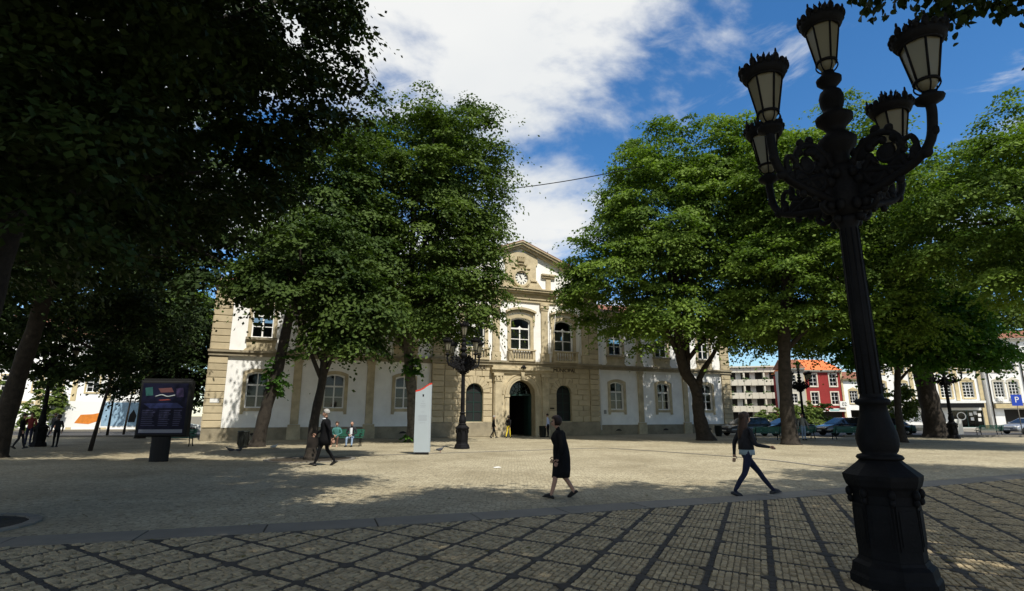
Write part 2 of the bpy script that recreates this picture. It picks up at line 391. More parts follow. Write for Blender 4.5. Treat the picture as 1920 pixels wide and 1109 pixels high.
# ================================================================== TOWN HALL
TH = R(23.27)
hall = empty('town_hall', (.584, 46.0, 0), TH, 'long white two storey town hall with granite trim and a clock gable', 'town hall')
def arc_pts(x0, x1, zs, rise, n=8, z_is_spring=True):
    if rise <= 0: return [(x0, zs), (x1, zs)]
    w = (x1 - x0) / 2; r = (w * w + rise * rise) / (2 * rise); cz = zs + rise - r; a = math.asin(min(1, w / r)); xm = (x0 + x1) / 2
    if rise >= w * .999: a = PI / 2
    return [(xm + r * math.sin(-a + 2 * a * k / n), cz + r * math.cos(-a + 2 * a * k / n)) for k in range(n + 1)]
def wall_open(mb, x0, x1, z0, z1, y0, y1, ops):
    xs = sorted({x0, x1, *[o[0] for o in ops], *[o[1] for o in ops]}); zs_ = sorted({z0, z1, *[o[2] for o in ops], *[o[3] for o in ops]})
    for a, b in zip(xs, xs[1:]):
        run = None
        for c, d in list(zip(zs_, zs_[1:])) + [(None, None)]:
            solid = c is not None and not any(o[0] - 1e-6 <= a and b <= o[1] + 1e-6 and o[2] - 1e-6 <= c and d <= o[3] + 1e-6 for o in ops)
            if solid: run = [run[0], d] if run else [c, d]
            elif run: mb.box(a, b, y0, y1, *run); run = None
    for o in ops:
        if len(o) > 4 and o[4] > 0:
            P = arc_pts(o[0], o[1], o[3] - o[4], o[4])
            for (xa, za), (xb, zb) in zip(P, P[1:]): mb.prism([(xa, za), (xb, zb), (xb, o[3] + .001), (xa, o[3] + .001)], y0 + .002, y1 - .002)
def arch_frame(mb, x0, x1, z0, z1, rise, t, y0, y1, n=8, bottom=True):   # frame of thickness t inside the opening outline
    Po = [(x0, z0)] + arc_pts(x0, x1, z1 - rise, rise, n) + [(x1, z0)]
    Pi = [(x0 + t, z0 + (t if bottom else 0))] + arc_pts(x0 + t, x1 - t, z1 - rise - t * .6, max(rise - t * .4, 0), n) + [(x1 - t, z0 + (t if bottom else 0))]
    for k in range(len(Po) - 1): mb.prism([Po[k], Pi[k], Pi[k + 1], Po[k + 1]], y0, y1)
    if bottom: mb.prism([Po[-1], Pi[-1], Pi[0], Po[0]], y0, y1)
def win(parent, x, w, z0, z1, rise, y, style, sur=.24, sill=True, apron=None, curtain=False):
    """white casement window in a stone surround; outer face of the wall is at y"""
    x0, x1 = x - w / 2, x + w / 2; fy = y + .17
    f = MB(); arch_frame(f, x0, x1, z0, z1, rise, .085, fy, fy + .07)
    zt = z0 + (z1 - z0) * (.64 if style != 'french' else .66); g = .045
    f.box(x0 + .08, x1 - .08, fy - .02, fy + .07, zt - .06, zt + .06)
    f.box(x - .05, x + .05, fy - .012, fy + .068, z0 + .08, zt - .06)
    if style == 'french':
        f.prism([(x - .3, zt + .06), (x - .12, zt + .1), (x, zt + .24), (x + .12, zt + .1), (x + .3, zt + .06)], fy, fy + .05)
        zm = (z0 + zt) / 2
        for a, b in ((x0 + .085, x - .05), (x + .05, x1 - .085)): f.box(a, b, fy + .01, fy + .05, zm - .03, zm + .03)
    else:
        zm = (z0 + zt) / 2 + .02
        for a, b in ((x0 + .085, x - .05), (x + .05, x1 - .085)): f.box(a, b, fy + .01, fy + .05, zm - .025, zm + .025)
        f.box(x - .035, x + .035, fy, fy + .06, zt + .06, z1 - .1)
    fo = f.obj('window', M_white, parent)
    cells = [(x0 + .08, x - .045, z0 + .08, zm - .02), (x + .045, x1 - .08, z0 + .08, zm - .02), (x0 + .08, x - .045, zm + .02, zt - .05), (x + .045, x1 - .08, zm + .02, zt - .05)]
    if style == 'french': cells.append((x0 + .08, x1 - .08, zt + .05, z1 - rise * .35))
    else: cells += [(x0 + .08, x - .03, zt + .05, z1 - rise * .4), (x + .03, x1 - .08, zt + .05, z1 - rise * .4)]
    for a, b, c, d in cells:
        m = MB(); m.box(a, b, fy + .028, fy + .034, c, d); m.obj('pane', M_glass, fo)
    if curtain:
        for a, b in ((x0 + .1, x - .06), (x + .06, x1 - .1)):
            c = MB(); n = 14; P = [(a + (b - a) * k / n, fy + .16 + .025 * math.sin(k * 2.4)) for k in range(n + 1)]
            c.add([(p, q, z0 + .05) for p, q in P] + [(p, q, zt - .1) for p, q in P], [(k, k + 1, n + 2 + k, n + 1 + k) for k in range(n)], True); c.obj('curtain', M_curt, fo)
    sb = MB(); arch_frame(sb, x0 - sur, x1 + sur, z0 - (0 if style == 'french' else .3), z1 + sur, rise + .04, sur - .002, y - .07, y + .12, bottom=False)
    if style == 'ground':
        sb.box(x0 - .002, x1 + .002, y - .06, y + .15, z0 - .22, z0 - .001)
        for sgn in (x0 - sur, x1 + .04): sb.box(sgn, sgn + sur - .04, y - .09, y + .02, z0 - .42, z0 - .302)
    sb.obj('surround', M_stone, fo)
    if style == 'upper':
        s2 = MB(); s2.box(x0 - sur - .08, x1 + sur + .08, y - .2, y + .15, z0 - .17, z0 - .002); s2.obj('sill', M_plinth, fo)
        ap = MB(); ap.prism([(x0 - .28, z0 - .172), (x0 - .2, 6.2), (x0 - .42, 5.955), (x1 + .42, 5.955), (x1 + .2, 6.2), (x1 + .28, z0 - .172)], y - .06, y + .02); ap.obj('apron', M_stone, fo)
    return fo
wingx = (9.45, 14.5, 19.55)
GW = (1.38, 2.12, 4.52, .2); UW = (1.38, 6.9, 9.3, .2)
HD = 15.
for sg in (-1, 1):
    ops = [(sg * x - GW[0] / 2, sg * x + GW[0] / 2, GW[1], GW[2], GW[3]) for x in wingx] + [(sg * x - UW[0] / 2, sg * x + UW[0] / 2, UW[1], UW[2], UW[3]) for x in wingx]
    a, b = sorted((sg * 7.38, sg * 22.55)); mb = MB(); wall_open(mb, a, b, 0, 10.2, 0, .35, ops)
    e = sg * 22.55; e0, e1 = sorted((e, e - sg * .35)); mb.box(e0, e1, .352, HD, 0, 10.2); mb.box(a, b, HD, HD + .3, 0, 10.2)
    mb.obj('wall', M_plaster, hall)
    pl = MB(); pl.box(a, b, -.09, -.002, 0, .78); pl.prism([(a, .78), (b, .78), (b, .83), (a, .83)], -.06, -.002)
    s0, s1 = sorted((sg * 22.552, sg * 22.64)); pl.box(s0, s1, -.09, HD, 0, .83); pl.obj('plinth', M_plinth, hall)
    for x in wingx:
        win(hall, sg * x, *GW, 0, 'ground'); win(hall, sg * x, *UW, 0, 'upper')
        v = MB(); v.prism(arc_pts(sg * x - .32, sg * x + .32, .32, .16) , -.1, -.088); v.obj('vent', M_dark, hall)
    for x in (11.97, 17.02):
        p = MB(); p.cbox(sg * x - .27, sg * x + .27, -.1, .02, 1.02, 5.3, .02); p.box(sg * x - .4, sg * x + .4, -.17, .02, .832, 1.0); p.box(sg * x - .34, sg * x + .34, -.14, .02, 5.302, 5.54); p.box(sg * x - .44, sg * x + .44, -.20, -.092, 0, .83); p.obj('pilaster', M_stone, hall)
        p = MB(); p.cbox(sg * x - .25, sg * x + .25, -.1, .02, 6.45, 9.7, .02); p.prism([(sg * x - .42, 5.96), (sg * x + .42, 5.96), (sg * x + .27, 6.44), (sg * x - .27, 6.44)], -.14, .02); p.box(sg * x - .32, sg * x + .32, -.14, .02, 9.702, 10.0); p.obj('pilaster', M_stone, hall)
    # corner quoins
    bk = MB(); q0, q1 = sorted((sg * 21.5, sg * 22.6)); bk.box(q0, q1, -.06, -.003, .832, 5.555); bk.box(q0, q1, -.06, -.003, 5.96, 10.2)
    r0, r1 = sorted((sg * 22.553, sg * 22.6)); bk.box(r0, r1, -.002, .9, .832, 10.2); bk.obj('quoin_backing', M_plinth, hall)
    for k in range(20):
        z = .84 + k * .467
        if 5.3 < z + .2 < 6.1: continue
        m = MB(); m.cbox(q0 - .02 if sg < 0 else q0, q1 + .02 if sg > 0 else q1, -.12, -.062, z, z + .43, .02); m.obj('quoin_stone', M_stone2, hall)
        m = MB(); t0, t1 = sorted((sg * 22.602, sg * 22.66)); m.box(t0, t1, -.058, .88, z, z + .43); m.obj('quoin_stone', M_stone2, hall)
    st = MB(); a2, b2 = (a - .15, b) if sg < 0 else (a, b + .15)
    st.box(a2, b2, -.2, -.004, 5.56, 5.80); st.box(a2 - .05 if sg < 0 else a2, b2 if sg < 0 else b2 + .05, -.3, -.004, 5.802, 5.95); st.obj('string_course', M_plinth, hall)
    co_ = MB(); co_.box(a2, b2, -.15, .36, 10.21, 10.4); co_.box(a2 - .2 if sg < 0 else a2, b2 if sg < 0 else b2 + .2, -.42, .36, 10.402, 10.6); co_.box(a2 - .3 if sg < 0 else a2, b2 if sg < 0 else b2 + .3, -.55, .36, 10.602, 10.72); co_.obj('cornice', M_stone, hall)
    rf = MB(); X0, X1 = (a2 - .3, b) if sg < 0 else (a, b2 + .3)
    rf.add([(X0, -.5, 10.73), (X1, -.5, 10.73), (X1, HD + .5, 10.73), (X0, HD + .5, 10.73), (X0 + (4 if sg < 0 else 0), HD / 2, 13.2), (X1 - (4 if sg > 0 else 0), HD / 2, 13.2)], [(0, 1, 5, 4), (2, 3, 4, 5), (3, 0, 4), (1, 2, 5), (0, 3, 2, 1)]); rf.obj('roof', M_tile, hall)
# pavilion in the middle
PY = -.3
ops = [(-1.14, 1.14, 0, 4.42, 1.14)] + [(s_ * 3.97 - .7, s_ * 3.97 + .7, 1.15, 4.1, .7) for s_ in (-1, 1)]
mb = MB(); wall_open(mb, -7.37, 7.37, 0, 5.555, PY, .35, ops); mb.obj('wall', M_stone, hall)
CW = (1.76, 6.95, 9.6, .28)
mb = MB(); wall_open(mb, -7.37, 7.37, 5.96, 10.95, PY, .35, [(x - CW[0] / 2, x + CW[0] / 2, CW[1], CW[2], CW[3]) for x in (-4.05, 0, 4.05)]); mb.prism([(-7.37, 12.1), (7.37, 12.1), (7.37, 13.2), (0, 16.0), (-7.37, 13.2)], PY, .35); mb.box(-7.37, 7.37, PY + .01, .35, 5.556, 5.959); mb.box(-7.37, 7.37, PY + .01, .35, 10.951, 12.099)
for s_ in (-1, 1):
    e0, e1 = sorted((s_ * 7.37, s_ * 7.05)); mb.box(e0, e1, .352, HD, 10.73, 13.2)
mb.obj('wall', M_plaster, hall)
for x in (-4.05, 0, 4.05):
    f = win(hall, x, *CW, PY, 'french', sur=.3, curtain=True)
    h = MB(); P = arc_pts(x - 1.35, x + 1.35, 9.98, .3, 10); Q = arc_pts(x - 1.35, x + 1.35, 10.16, .3, 10)
    for k in range(10): h.prism([P[k], P[k + 1], Q[k + 1], Q[k]], PY - .32, PY - .002)
    P2 = arc_pts(x - 1.22, x + 1.22, 9.84, .28, 10)
    P3 = arc_pts(x - 1.22, x + 1.22, 9.965, .28, 10)
    for k in range(10): h.prism([P2[k], P2[k + 1], P3[k + 1], P3[k]], PY - .18, PY - .002)
    h.obj('hood', M_stone, f)
    for s_ in (-1, 1):
        c = MB(); c.prism([(x + s_ * 1.2 - .1, 9.98), (x + s_ * 1.2 + .1, 9.98), (x + s_ * 1.2 + .08, 9.3), (x + s_ * 1.2 - .08, 9.3)], PY - .16, PY - .073); c.box(x + s_ * 1.2 - .07, x + s_ * 1.2 + .07, PY - .12, PY - .073, 8.95, 9.28); c.obj('bracket', M_stone, f)
    b = MB(); b.box(x - 1.18, x + 1.18, PY - .42, PY - .003, 5.962, 6.14); b.box(x - 1.22, x + 1.22, PY - .45, PY - .1, 6.81, 6.93)
    for s_ in (-1, 1): b.box(x + s_ * 1.05 - .12, x + s_ * 1.05 + .12, PY - .4, PY - .003, 6.142, 6.808)
    bo = b.obj('balustrade', M_stone, hall)
    for k in range(8):
        bl = MB(); bl.lathe([(.055, 0), (.055, .05), (.035, .09), (.075, .26), (.06, .36), (.03, .5), (.05, .6), (.05, .665)], 8, (x - .81 + k * .2315, PY - .27, 6.142)); bl.obj('baluster', M_stone, bo)
for x in (-6.12, -2.2, 2.2, 6.12):
    p = MB(); p.cbox(x - .31, x + .31, PY - .13, PY - .002, 6.7, 10.35, .02); p.box(x - .38, x + .38, PY - .2, PY - .002, 5.962, 6.68); p.box(x - .36, x + .36, PY - .18, PY - .002, 10.352, 10.43); p.box(x - .42, x + .42, PY - .22, PY - .002, 10.75, 10.94); p.obj('pilaster', M_stone, hall)
    for s_ in (-1, 1):
        v = MB(); v.lathe([(.16, -.09), (.16, .09)], 12, (0, 0, 0)); me = v.mesh('scroll', M_stone); me.transform(Matrix.Rotation(PI / 2, 4, 'X')); link('scroll', me, hall, (x + s_ * .26, PY - .1, 10.59))
for s_ in (-1, 1):
    q0, q1 = sorted((s_ * 6.5, s_ * 7.42)); bk = MB(); bk.box(q0, q1, PY - .05, PY - .003, 5.962, 10.94); bk.obj('quoin_backing', M_plinth, hall)
    for k in range(11):
        z = 5.97 + k * .452; m = MB(); m.cbox(q0, q1, PY - .11, PY - .052, z, z + .415, .02); m.obj('quoin_stone', M_stone2, hall)
M_shut = mat('shutter_dark', (.012, .014, .014), .7)
# rusticated ground floor courses and voussoirs
for a, b in ((-7.42, -2.46), (2.46, 7.42)): base = MB(); base.cbox(a, b, PY - .12, PY - .003, 0, 1.1, .03); base.obj('plinth', M_plinth, hall)
for s_ in (-1, 1):
    xc = s_ * 3.97
    for k in range(10):
        z0 = 1.115 + k * .445; z1 = z0 + .41; zm = (z0 + z1) / 2
        segs = []
        if zm < 3.4: hw = .72
        else:
            dz = zm - 3.4; hw = math.sqrt(max(1.32 ** 2 - dz * dz, 0)) if dz < 1.3 else 0
        lim0, lim1 = 2.5, 6.42
        if hw: segs = [(lim0, 3.97 - hw), (3.97 + hw, lim1)]
        else: segs = [(lim0, 3.9), (3.93, lim1)]
        segs.append((6.5, 7.42))
        for a, b in segs:
            if b - a < .08: continue
            parts_ = [(a, b)]
            if b - a > 1.3:
                c = a + (b - a) * (.38 if k % 2 else .62); parts_ = [(a, c - .012), (c + .012, b)]
            for a_, b_ in parts_:
                x0, x1 = sorted((s_ * a_, s_ * b_)); m = MB(); m.cbox(x0, x1, PY - (.13 if a_ >= 6.5 else .07), PY - .002, z0, z1, .018); m.obj('stone_block', M_stone2, hall)
    for k in range(11):
        a0, a1 = PI * k / 11 + .012, PI * (k + 1) / 11 - .012; r0, r1 = .72, 1.29
        m = MB(); m.prism([(xc + r0 * math.cos(a0), 3.4 + r0 * math.sin(a0)), (xc + r1 * math.cos(a0), 3.4 + r1 * math.sin(a0)), (xc + r1 * math.cos(a1), 3.4 + r1 * math.sin(a1)), (xc + r0 * math.cos(a1), 3.4 + r0 * math.sin(a1))], PY - .08, PY - .002); m.obj('voussoir', M_stone2, hall)
    f = MB(); arch_frame(f, xc - .7, xc + .7, 1.15, 4.1, .7, .07, PY + .2, PY + .27); f.box(xc - .03, xc + .03, PY + .2, PY + .26, 1.2, 4.03)
    for z in (1.9, 2.65, 3.4): f.box(xc - .63, xc + .63, PY + .21, PY + .25, z - .025, z + .025)
    fo = f.obj('arched_window', M_green, hall)
    for a, b in ((xc - .63, xc - .03), (xc + .03, xc + .63)):
        for c, d in ((1.2, 1.875), (1.925, 2.625), (2.675, 3.375), (3.425, 3.85)):
            m = MB(); m.box(a, b, PY + .235, PY + .24, c, d); m.obj('shutter_panel', M_shut, fo)
    bk = MB(); bk.box(xc - .9, xc + .9, .36, .4, 1, 4.2); bk.obj('shutter', M_dark, fo)
# portal
PP = PY - .28
mb = MB(); wall_open(mb, -2.45, 2.45, 0, 4.95, PP, PY - .004, [(-1.14, 1.14, 0, 4.42, 1.14)])
portal = mb.obj('portal', M_stone, hall)
ar = MB()
for r0, r1, d in ((1.15, 1.30, .06), (1.30, 1.47, .10), (1.6, 1.72, .05)):
    for k in range(18):
        a0, a1 = PI * k / 18, PI * (k + 1) / 18
        ar.prism([(r0 * math.cos(a0), 3.28 + r0 * math.sin(a0)), (r1 * math.cos(a0), 3.28 + r1 * math.sin(a0)), (r1 * math.cos(a1), 3.28 + r1 * math.sin(a1)), (r0 * math.cos(a1), 3.28 + r0 * math.sin(a1))], PP - d, PP - .002)
for s_ in (-1, 1):
    a, b = sorted((s_ * 1.15, s_ * 1.5)); ar.box(a, b, PP - .07, PP - .002, .35, 3.05); ar.box(a - .04, b + .04, PP - .12, PP - .002, 3.06, 3.26); ar.box(a - .03, b + .03, PP - .11, PP - .002, 0, .34)
ar.obj('archivolt', M_stone, portal)
for s_ in (-1, 1):
    p = MB(); x = s_ * 2.08; p.cbox(x - .3, x + .3, PP - .11, PP - .002, .5, 4.3, .02); p.box(x - .37, x + .37, PP - .16, PP - .002, 0, .48); p.box(x - .35, x + .35, PP - .15, PP - .002, 4.302, 4.4); p.box(x - .32, x + .32, PP - .12, PP - .002, 4.402, 4.72); p.box(x - .42, x + .42, PP - .2, PP - .002, 4.722, 4.94); p.obj('pilaster', M_stone, portal)
    for q in (-1, 1):
        c = MB(); c.prism([(x + q * .16 - .07, 4.71), (x + q * .16 + .07, 4.71), (x + q * .16 + .05, 4.42), (x + q * .16 - .05, 4.42)], PP - .2, PP - .122); c.obj('bracket', M_stone, portal)
en = MB(); en.box(-2.62, 2.62, PP - .14, PY - .004, 4.952, 5.2); en.box(-2.72, 2.72, PP - .3, PY - .004, 5.202, 5.36); en.box(-2.55, 2.55, PP - .1, PY - .004, 5.362, 5.554); en.obj('entablature', M_stone, portal)
ks = MB(); ks.prism([(-.17, 5.05), (.17, 5.05), (.11, 4.45), (-.11, 4.45)], PP - .2, PP - .145); ks.obj('keystone', M_stone, portal)
cam_ = MB(); cam_.ball((0, PP - .36, 5.47), (.16, .08, .15)); cam_.ball((-.16, PP - .33, 5.42), (.1, .06, .07)); cam_.ball((.16, PP - .33, 5.42), (.1, .06, .07)); cam_.obj('door_crest', M_iron2, portal)
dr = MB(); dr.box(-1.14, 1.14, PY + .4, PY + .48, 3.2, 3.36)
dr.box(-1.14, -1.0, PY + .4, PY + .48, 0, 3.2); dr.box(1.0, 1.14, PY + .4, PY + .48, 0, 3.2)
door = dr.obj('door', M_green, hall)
for k in range(1, 6):
    a = PI * k / 6; m = MB(); m.tube([(0, PY + .44, 3.36), (1.12 * math.cos(a), PY + .44, 3.3 + 1.12 * math.sin(a))], .022, 4); m.obj('fanlight_bar', M_green, door)
fl = MB(); fl.prism([(-1.13, 3.36)] + arc_pts(-1.13, 1.13, 3.29, 1.12, 12)[::1] + [(1.13, 3.36)], PY + .452, PY + .458); fl.obj('pane', glass_mat('green_glass', (.25, .45, .4), .5), door)
ff = MB()
for r in (.45, .8):
    for k in range(12):
        a0, a1 = PI * k / 12, PI * (k + 1) / 12
        ff.tube([(r * math.cos(a0), PY + .43, 3.36 + r * math.sin(a0)), (r * math.cos(a1), PY + .43, 3.36 + r * math.sin(a1))], .018, 4)
ff.obj('fanlight_ring', M_green, door)
for s_ in (-1, 1):      # both leaves stand open into the dark hallway
    l = MB(); x = s_ * .98; l.box(x - .03, x + .03, PY + .5, PY + 1.48, 0, 3.18)
    for z in (.2, 1.2, 2.2): l.box(x - .05, x + .05, PY + .6, PY + 1.38, z, z + .8)
    l.obj('door_leaf', M_green, door)
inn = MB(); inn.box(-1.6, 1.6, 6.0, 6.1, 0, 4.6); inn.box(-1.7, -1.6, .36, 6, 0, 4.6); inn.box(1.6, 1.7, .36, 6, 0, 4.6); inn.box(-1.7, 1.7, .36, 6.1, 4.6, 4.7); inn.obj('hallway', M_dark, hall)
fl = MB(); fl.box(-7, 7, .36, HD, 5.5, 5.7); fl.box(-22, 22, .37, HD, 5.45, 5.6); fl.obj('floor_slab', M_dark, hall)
# string course, frieze, cornice, gable
st = MB(); st.box(-7.5, 7.5, PY - .22, PY + .005, 5.56, 5.80); st.box(-7.6, 7.6, PY - .34, PY + .005, 5.802, 5.958); st.obj('string_course', M_plinth, hall)
fz = MB(); fz.box(-7.45, 7.45, PY - .12, PY - .002, 10.96, 11.2); fz.box(-7.5, 7.5, PY - .2, PY - .002, 11.202, 11.3); fz.box(-7.42, 7.42, PY - .09, PY - .002, 11.302, 11.68); fz.obj('frieze', M_stone, hall)
cn_ = MB(); cn_.box(-7.6, 7.6, PY - .3, PY - .002, 11.682, 11.84); cn_.box(-7.75, 7.75, PY - .5, PY - .002, 11.842, 12.0); cn_.box(-7.82, 7.82, PY - .58, PY - .002, 12.002, 12.1); cn_.obj('cornice', M_stone, hall)
for s_ in (-1, 1):
    for k, (d0, d1, pr) in enumerate(((-.34, -.12, .3), (-.118, .06, .5), (.062, .16, .6))):
        g_ = MB(); pts = [(0, 16.0 + d0), (s_ * 7.9, 13.0 + d0), (s_ * 7.9, 13.0 + d1), (0, 16.0 + d1)]
        g_.prism(pts if s_ > 0 else pts[::-1], PY - pr, .36); g_.obj('raking_cornice', M_stone, hall)
    rf = MB(); rf.add([(0, PY - .6, 16.17), (s_ * 8.0, PY - .6, 13.13), (s_ * 8.0, HD, 13.13), (0, HD, 16.17), (0, PY - .6, 16.25), (s_ * 8.0, PY - .6, 13.2), (s_ * 8.0, HD, 13.2), (0, HD, 16.25)], [(0, 1, 2, 3), (7, 6, 5, 4), (0, 4, 5, 1), (1, 5, 6, 2), (2, 6, 7, 3)]); rf.obj('roof', M_tile, hall)
    b = MB(); x0, x1 = sorted((s_ * 1.95, s_ * 3.3)); b.box(x0, x1, PY - .3, PY - .002, 13.42, 13.56); b.box(x0 + .08, x1 - .08, PY - .2, PY - .002, 13.25, 13.418); x0, x1 = sorted((s_ * 2.4, s_ * 2.85)); b.box(x0, x1, PY - .1, PY - .002, 12.12, 13.248); b.obj('attic_block', M_stone, hall)
bm_ = MB(); bm_.box(-7.37, 7.37, HD, HD + .3, 0, 13.1); bm_.obj('rear_wall', M_plaster, hall)
pn = MB(); pn.prism([(-2.1, 12.105), (2.1, 12.105), (1.6, 12.75), (1.42, 12.8), (1.42, 14.2), (1.6, 14.35), (1.55, 15.0), (1.0, 15.25), (-1.0, 15.25), (-1.55, 15.0), (-1.6, 14.35), (-1.42, 14.2), (-1.42, 12.8), (-1.6, 12.75)], PY - .14, PY - .002)
for s_ in (-1, 1):
    a, b = sorted((s_ * .8, s_ * 1.5)); pn.box(a, b, PY - .24, PY - .142, 12.78, 12.88)
panel = pn.obj('clock_panel', M_stone, hall)
em = MB(); em.prism([(-.3, 14.0), (.3, 14.0), (.3, 13.85), (.16, 13.62), (0, 13.52), (-.16, 13.62), (-.3, 13.85)], PY - .26, PY - .142)
em.prism([(-.34, 14.72), (.34, 14.72), (.3, 14.42), (-.3, 14.42)], PY - .3, PY - .142)
for k in range(4): em.box(-.34 + k * .19, -.22 + k * .19, PY - .3, PY - .142, 14.722, 14.85)
em.tube(catmull([(-.85, PY - .18, 13.86), (-.6, PY - .2, 13.84), (-.4, PY - .2, 13.76), (-.2, PY - .22, 13.55), (0, PY - .22, 13.46), (.2, PY - .22, 13.55), (.4, PY - .2, 13.76), (.6, PY - .2, 13.84), (.85, PY - .18, 13.86)], 4), .06, 6)
em.tube(catmull([(-.55, PY - .18, 14.25), (-.45, PY - .2, 14.1), (-.3, PY - .22, 14.16), (0, PY - .22, 14.22), (.3, PY - .22, 14.16), (.45, PY - .2, 14.1), (.55, PY - .18, 14.25)], 4), .05, 6)
em.obj('coat_of_arms', mat('granite_carved', (.33, .27, .16), .85, .3, 6, .4, 30), panel)
def ring_y(mb, cx, cz, r0, r1, y0, y1, n=32):
    for k in range(n):
        a0, a1 = 2 * PI * k / n, 2 * PI * (k + 1) / n
        mb.prism([(cx + r0 * math.cos(a0), cz + r0 * math.sin(a0)), (cx + r1 * math.cos(a0), cz + r1 * math.sin(a0)), (cx + r1 * math.cos(a1), cz + r1 * math.sin(a1)), (cx + r0 * math.cos(a1), cz + r0 * math.sin(a1))], y0, y1)
CZ = 12.98
ck = MB(); ring_y(ck, 0, CZ, .6, .78, PY - .34, PY - .142); ring_y(ck, 0, CZ, .78, .9, PY - .24, PY - .142); clock = ck.obj('clock', M_stone, hall)
d = MB(); d.prism([(.6 * math.cos(2 * PI * k / 32), CZ + .6 * math.sin(2 * PI * k / 32)) for k in range(32)], PY - .17, PY - .143); d.obj('dial', mat('clock_dial', (.72, .72, .68), .5), clock)
for k in range(12):
    a = 2 * PI * k / 12; m = MB(); w = .035 + .01 * (k % 3 == 0); r0, r1 = .34, .54
    ux, uz = math.sin(a), math.cos(a); vx, vz = uz, -ux
    m.prism([(ux * r0 - vx * w, CZ + uz * r0 - vz * w), (ux * r1 - vx * w * 1.3, CZ + uz * r1 - vz * w * 1.3), (ux * r1 + vx * w * 1.3, CZ + uz * r1 + vz * w * 1.3), (ux * r0 + vx * w, CZ + uz * r0 + vz * w)], PY - .176, PY - .171); m.obj('hour_mark', M_iron2, clock)
for ln, w, a in ((.5, .025, R(-18)), (.33, .04, R(-38))):
    ux, uz = math.sin(a), math.cos(a); vx, vz = uz, -ux; m = MB()
    m.prism([(-ux * .12 - vx * w, CZ - uz * .12 - vz * w), (ux * ln - vx * w * .4, CZ + uz * ln - vz * w * .4), (ux * ln + vx * w * .4, CZ + uz * ln + vz * w * .4), (-ux * .12 + vx * w, CZ - uz * .12 + vz * w)], PY - .19, PY - .182); m.obj('clock_hand', M_iron2, clock)
M_letter = mat('bronze_lettering', (.05, .038, .025), .5)
for t_, x in (('CÂMARA', -3.95), ('MUNICIPAL', 4.05)): link('lettering', text_mesh(t_, .42, .02, M_letter), hall, (x, PY - .1, 5.33))
dp = MB(); dp.tube([(6.95 + .55, PY - .1, .4), (7.5, PY - .1, 10.9)], .055, 8)
for z in (2, 4.5, 7, 9.5): dp.box(7.42, 7.58, PY - .17, PY - .02, z, z + .06)
dp.obj('drainpipe', M_white, hall)
for x in (5.6,):
    dp = MB(); dp.tube([(x, PY - .1, 5.97), (x, PY - .1, 10.9)], .05, 8); dp.obj('drainpipe', M_white, hall)
fp = MB(); fp.tube([(2.75, PY - .3, 6.4), (2.85, PY - 1.25, 11.6)], [.035, .02], 6); fp.ball((2.85, PY - 1.25, 11.65), .06); fp.tube([(2.75, PY - .02, 6.7), (2.76, PY - .36, 6.75)], .03, 6); fp.obj('flagpole', M_white, hall)
pq = MB(); pq.box(8.05, 8.3, -.03, -.002, 1.75, 2.1); pq.obj('wall_plaque', mat('plaque_grey', (.25, .25, .24), .4), hall)
pq = MB(); pq.box(2.62, 3.0, PY - .12, PY - .075, 2.15, 2.25); pq.obj('letter_slot', M_iron2, hall)
pq = MB(); pq.box(-22.3, -21.75, -.145, -.122, 2.45, 2.7); pq.obj('street_plate', M_white, hall)

# ================================================================== OTHER BUILDINGS
def window_simple(parent, x, z0, z1, w, y, sur, M_s, nx_=2, nz=3, M_f=M_white, arch=False):
    f = MB(); x0, x1 = x - w / 2, x + w / 2; fy = y + .1
    f.box(x0, x0 + .07, fy, fy + .06, z0, z1); f.box(x1 - .07, x1, fy, fy + .06, z0, z1); f.box(x0 + .07, x1 - .07, fy, fy + .06, z0, z0 + .07); f.box(x0 + .07, x1 - .07, fy, fy + .06, z1 - .07, z1)
    for k in range(1, nx_): a = x0 + (x1 - x0) * k / nx_; f.box(a - .03, a + .03, fy + .005, fy + .055, z0 + .07, z1 - .07)
    for k in range(1, nz): a = z0 + (z1 - z0) * k / nz; f.box(x0 + .07, x1 - .07, fy + .01, fy + .05, a - .025, a + .025)
    fo = f.obj('window', M_f, parent)
    p = MB(); p.box(x0 + .05, x1 - .05, fy + .028, fy + .033, z0 + .05, z1 - .05); p.obj('pane', M_glass, fo)
    if sur:
        s_ = MB(); s_.box(x0 - sur, x0 - .002, y - .05, y + .1, z0 - sur, z1 + sur); s_.box(x1 + .002, x1 + sur, y - .05, y + .1, z0 - sur, z1 + sur); s_.box(x0 - .001, x1 + .001, y - .05, y + .1, z1 + .002, z1 + sur); s_.box(x0 - .001, x1 + .001, y - .08, y + .1, z0 - sur, z0 - .002)
        if arch: s_.prism([(x0 - sur, z1 + sur + .002), (x1 + sur, z1 + sur + .002), (x, z1 + sur + .4)], y - .08, y - .002)
        s_.obj('surround', M_s, fo)
    return fo
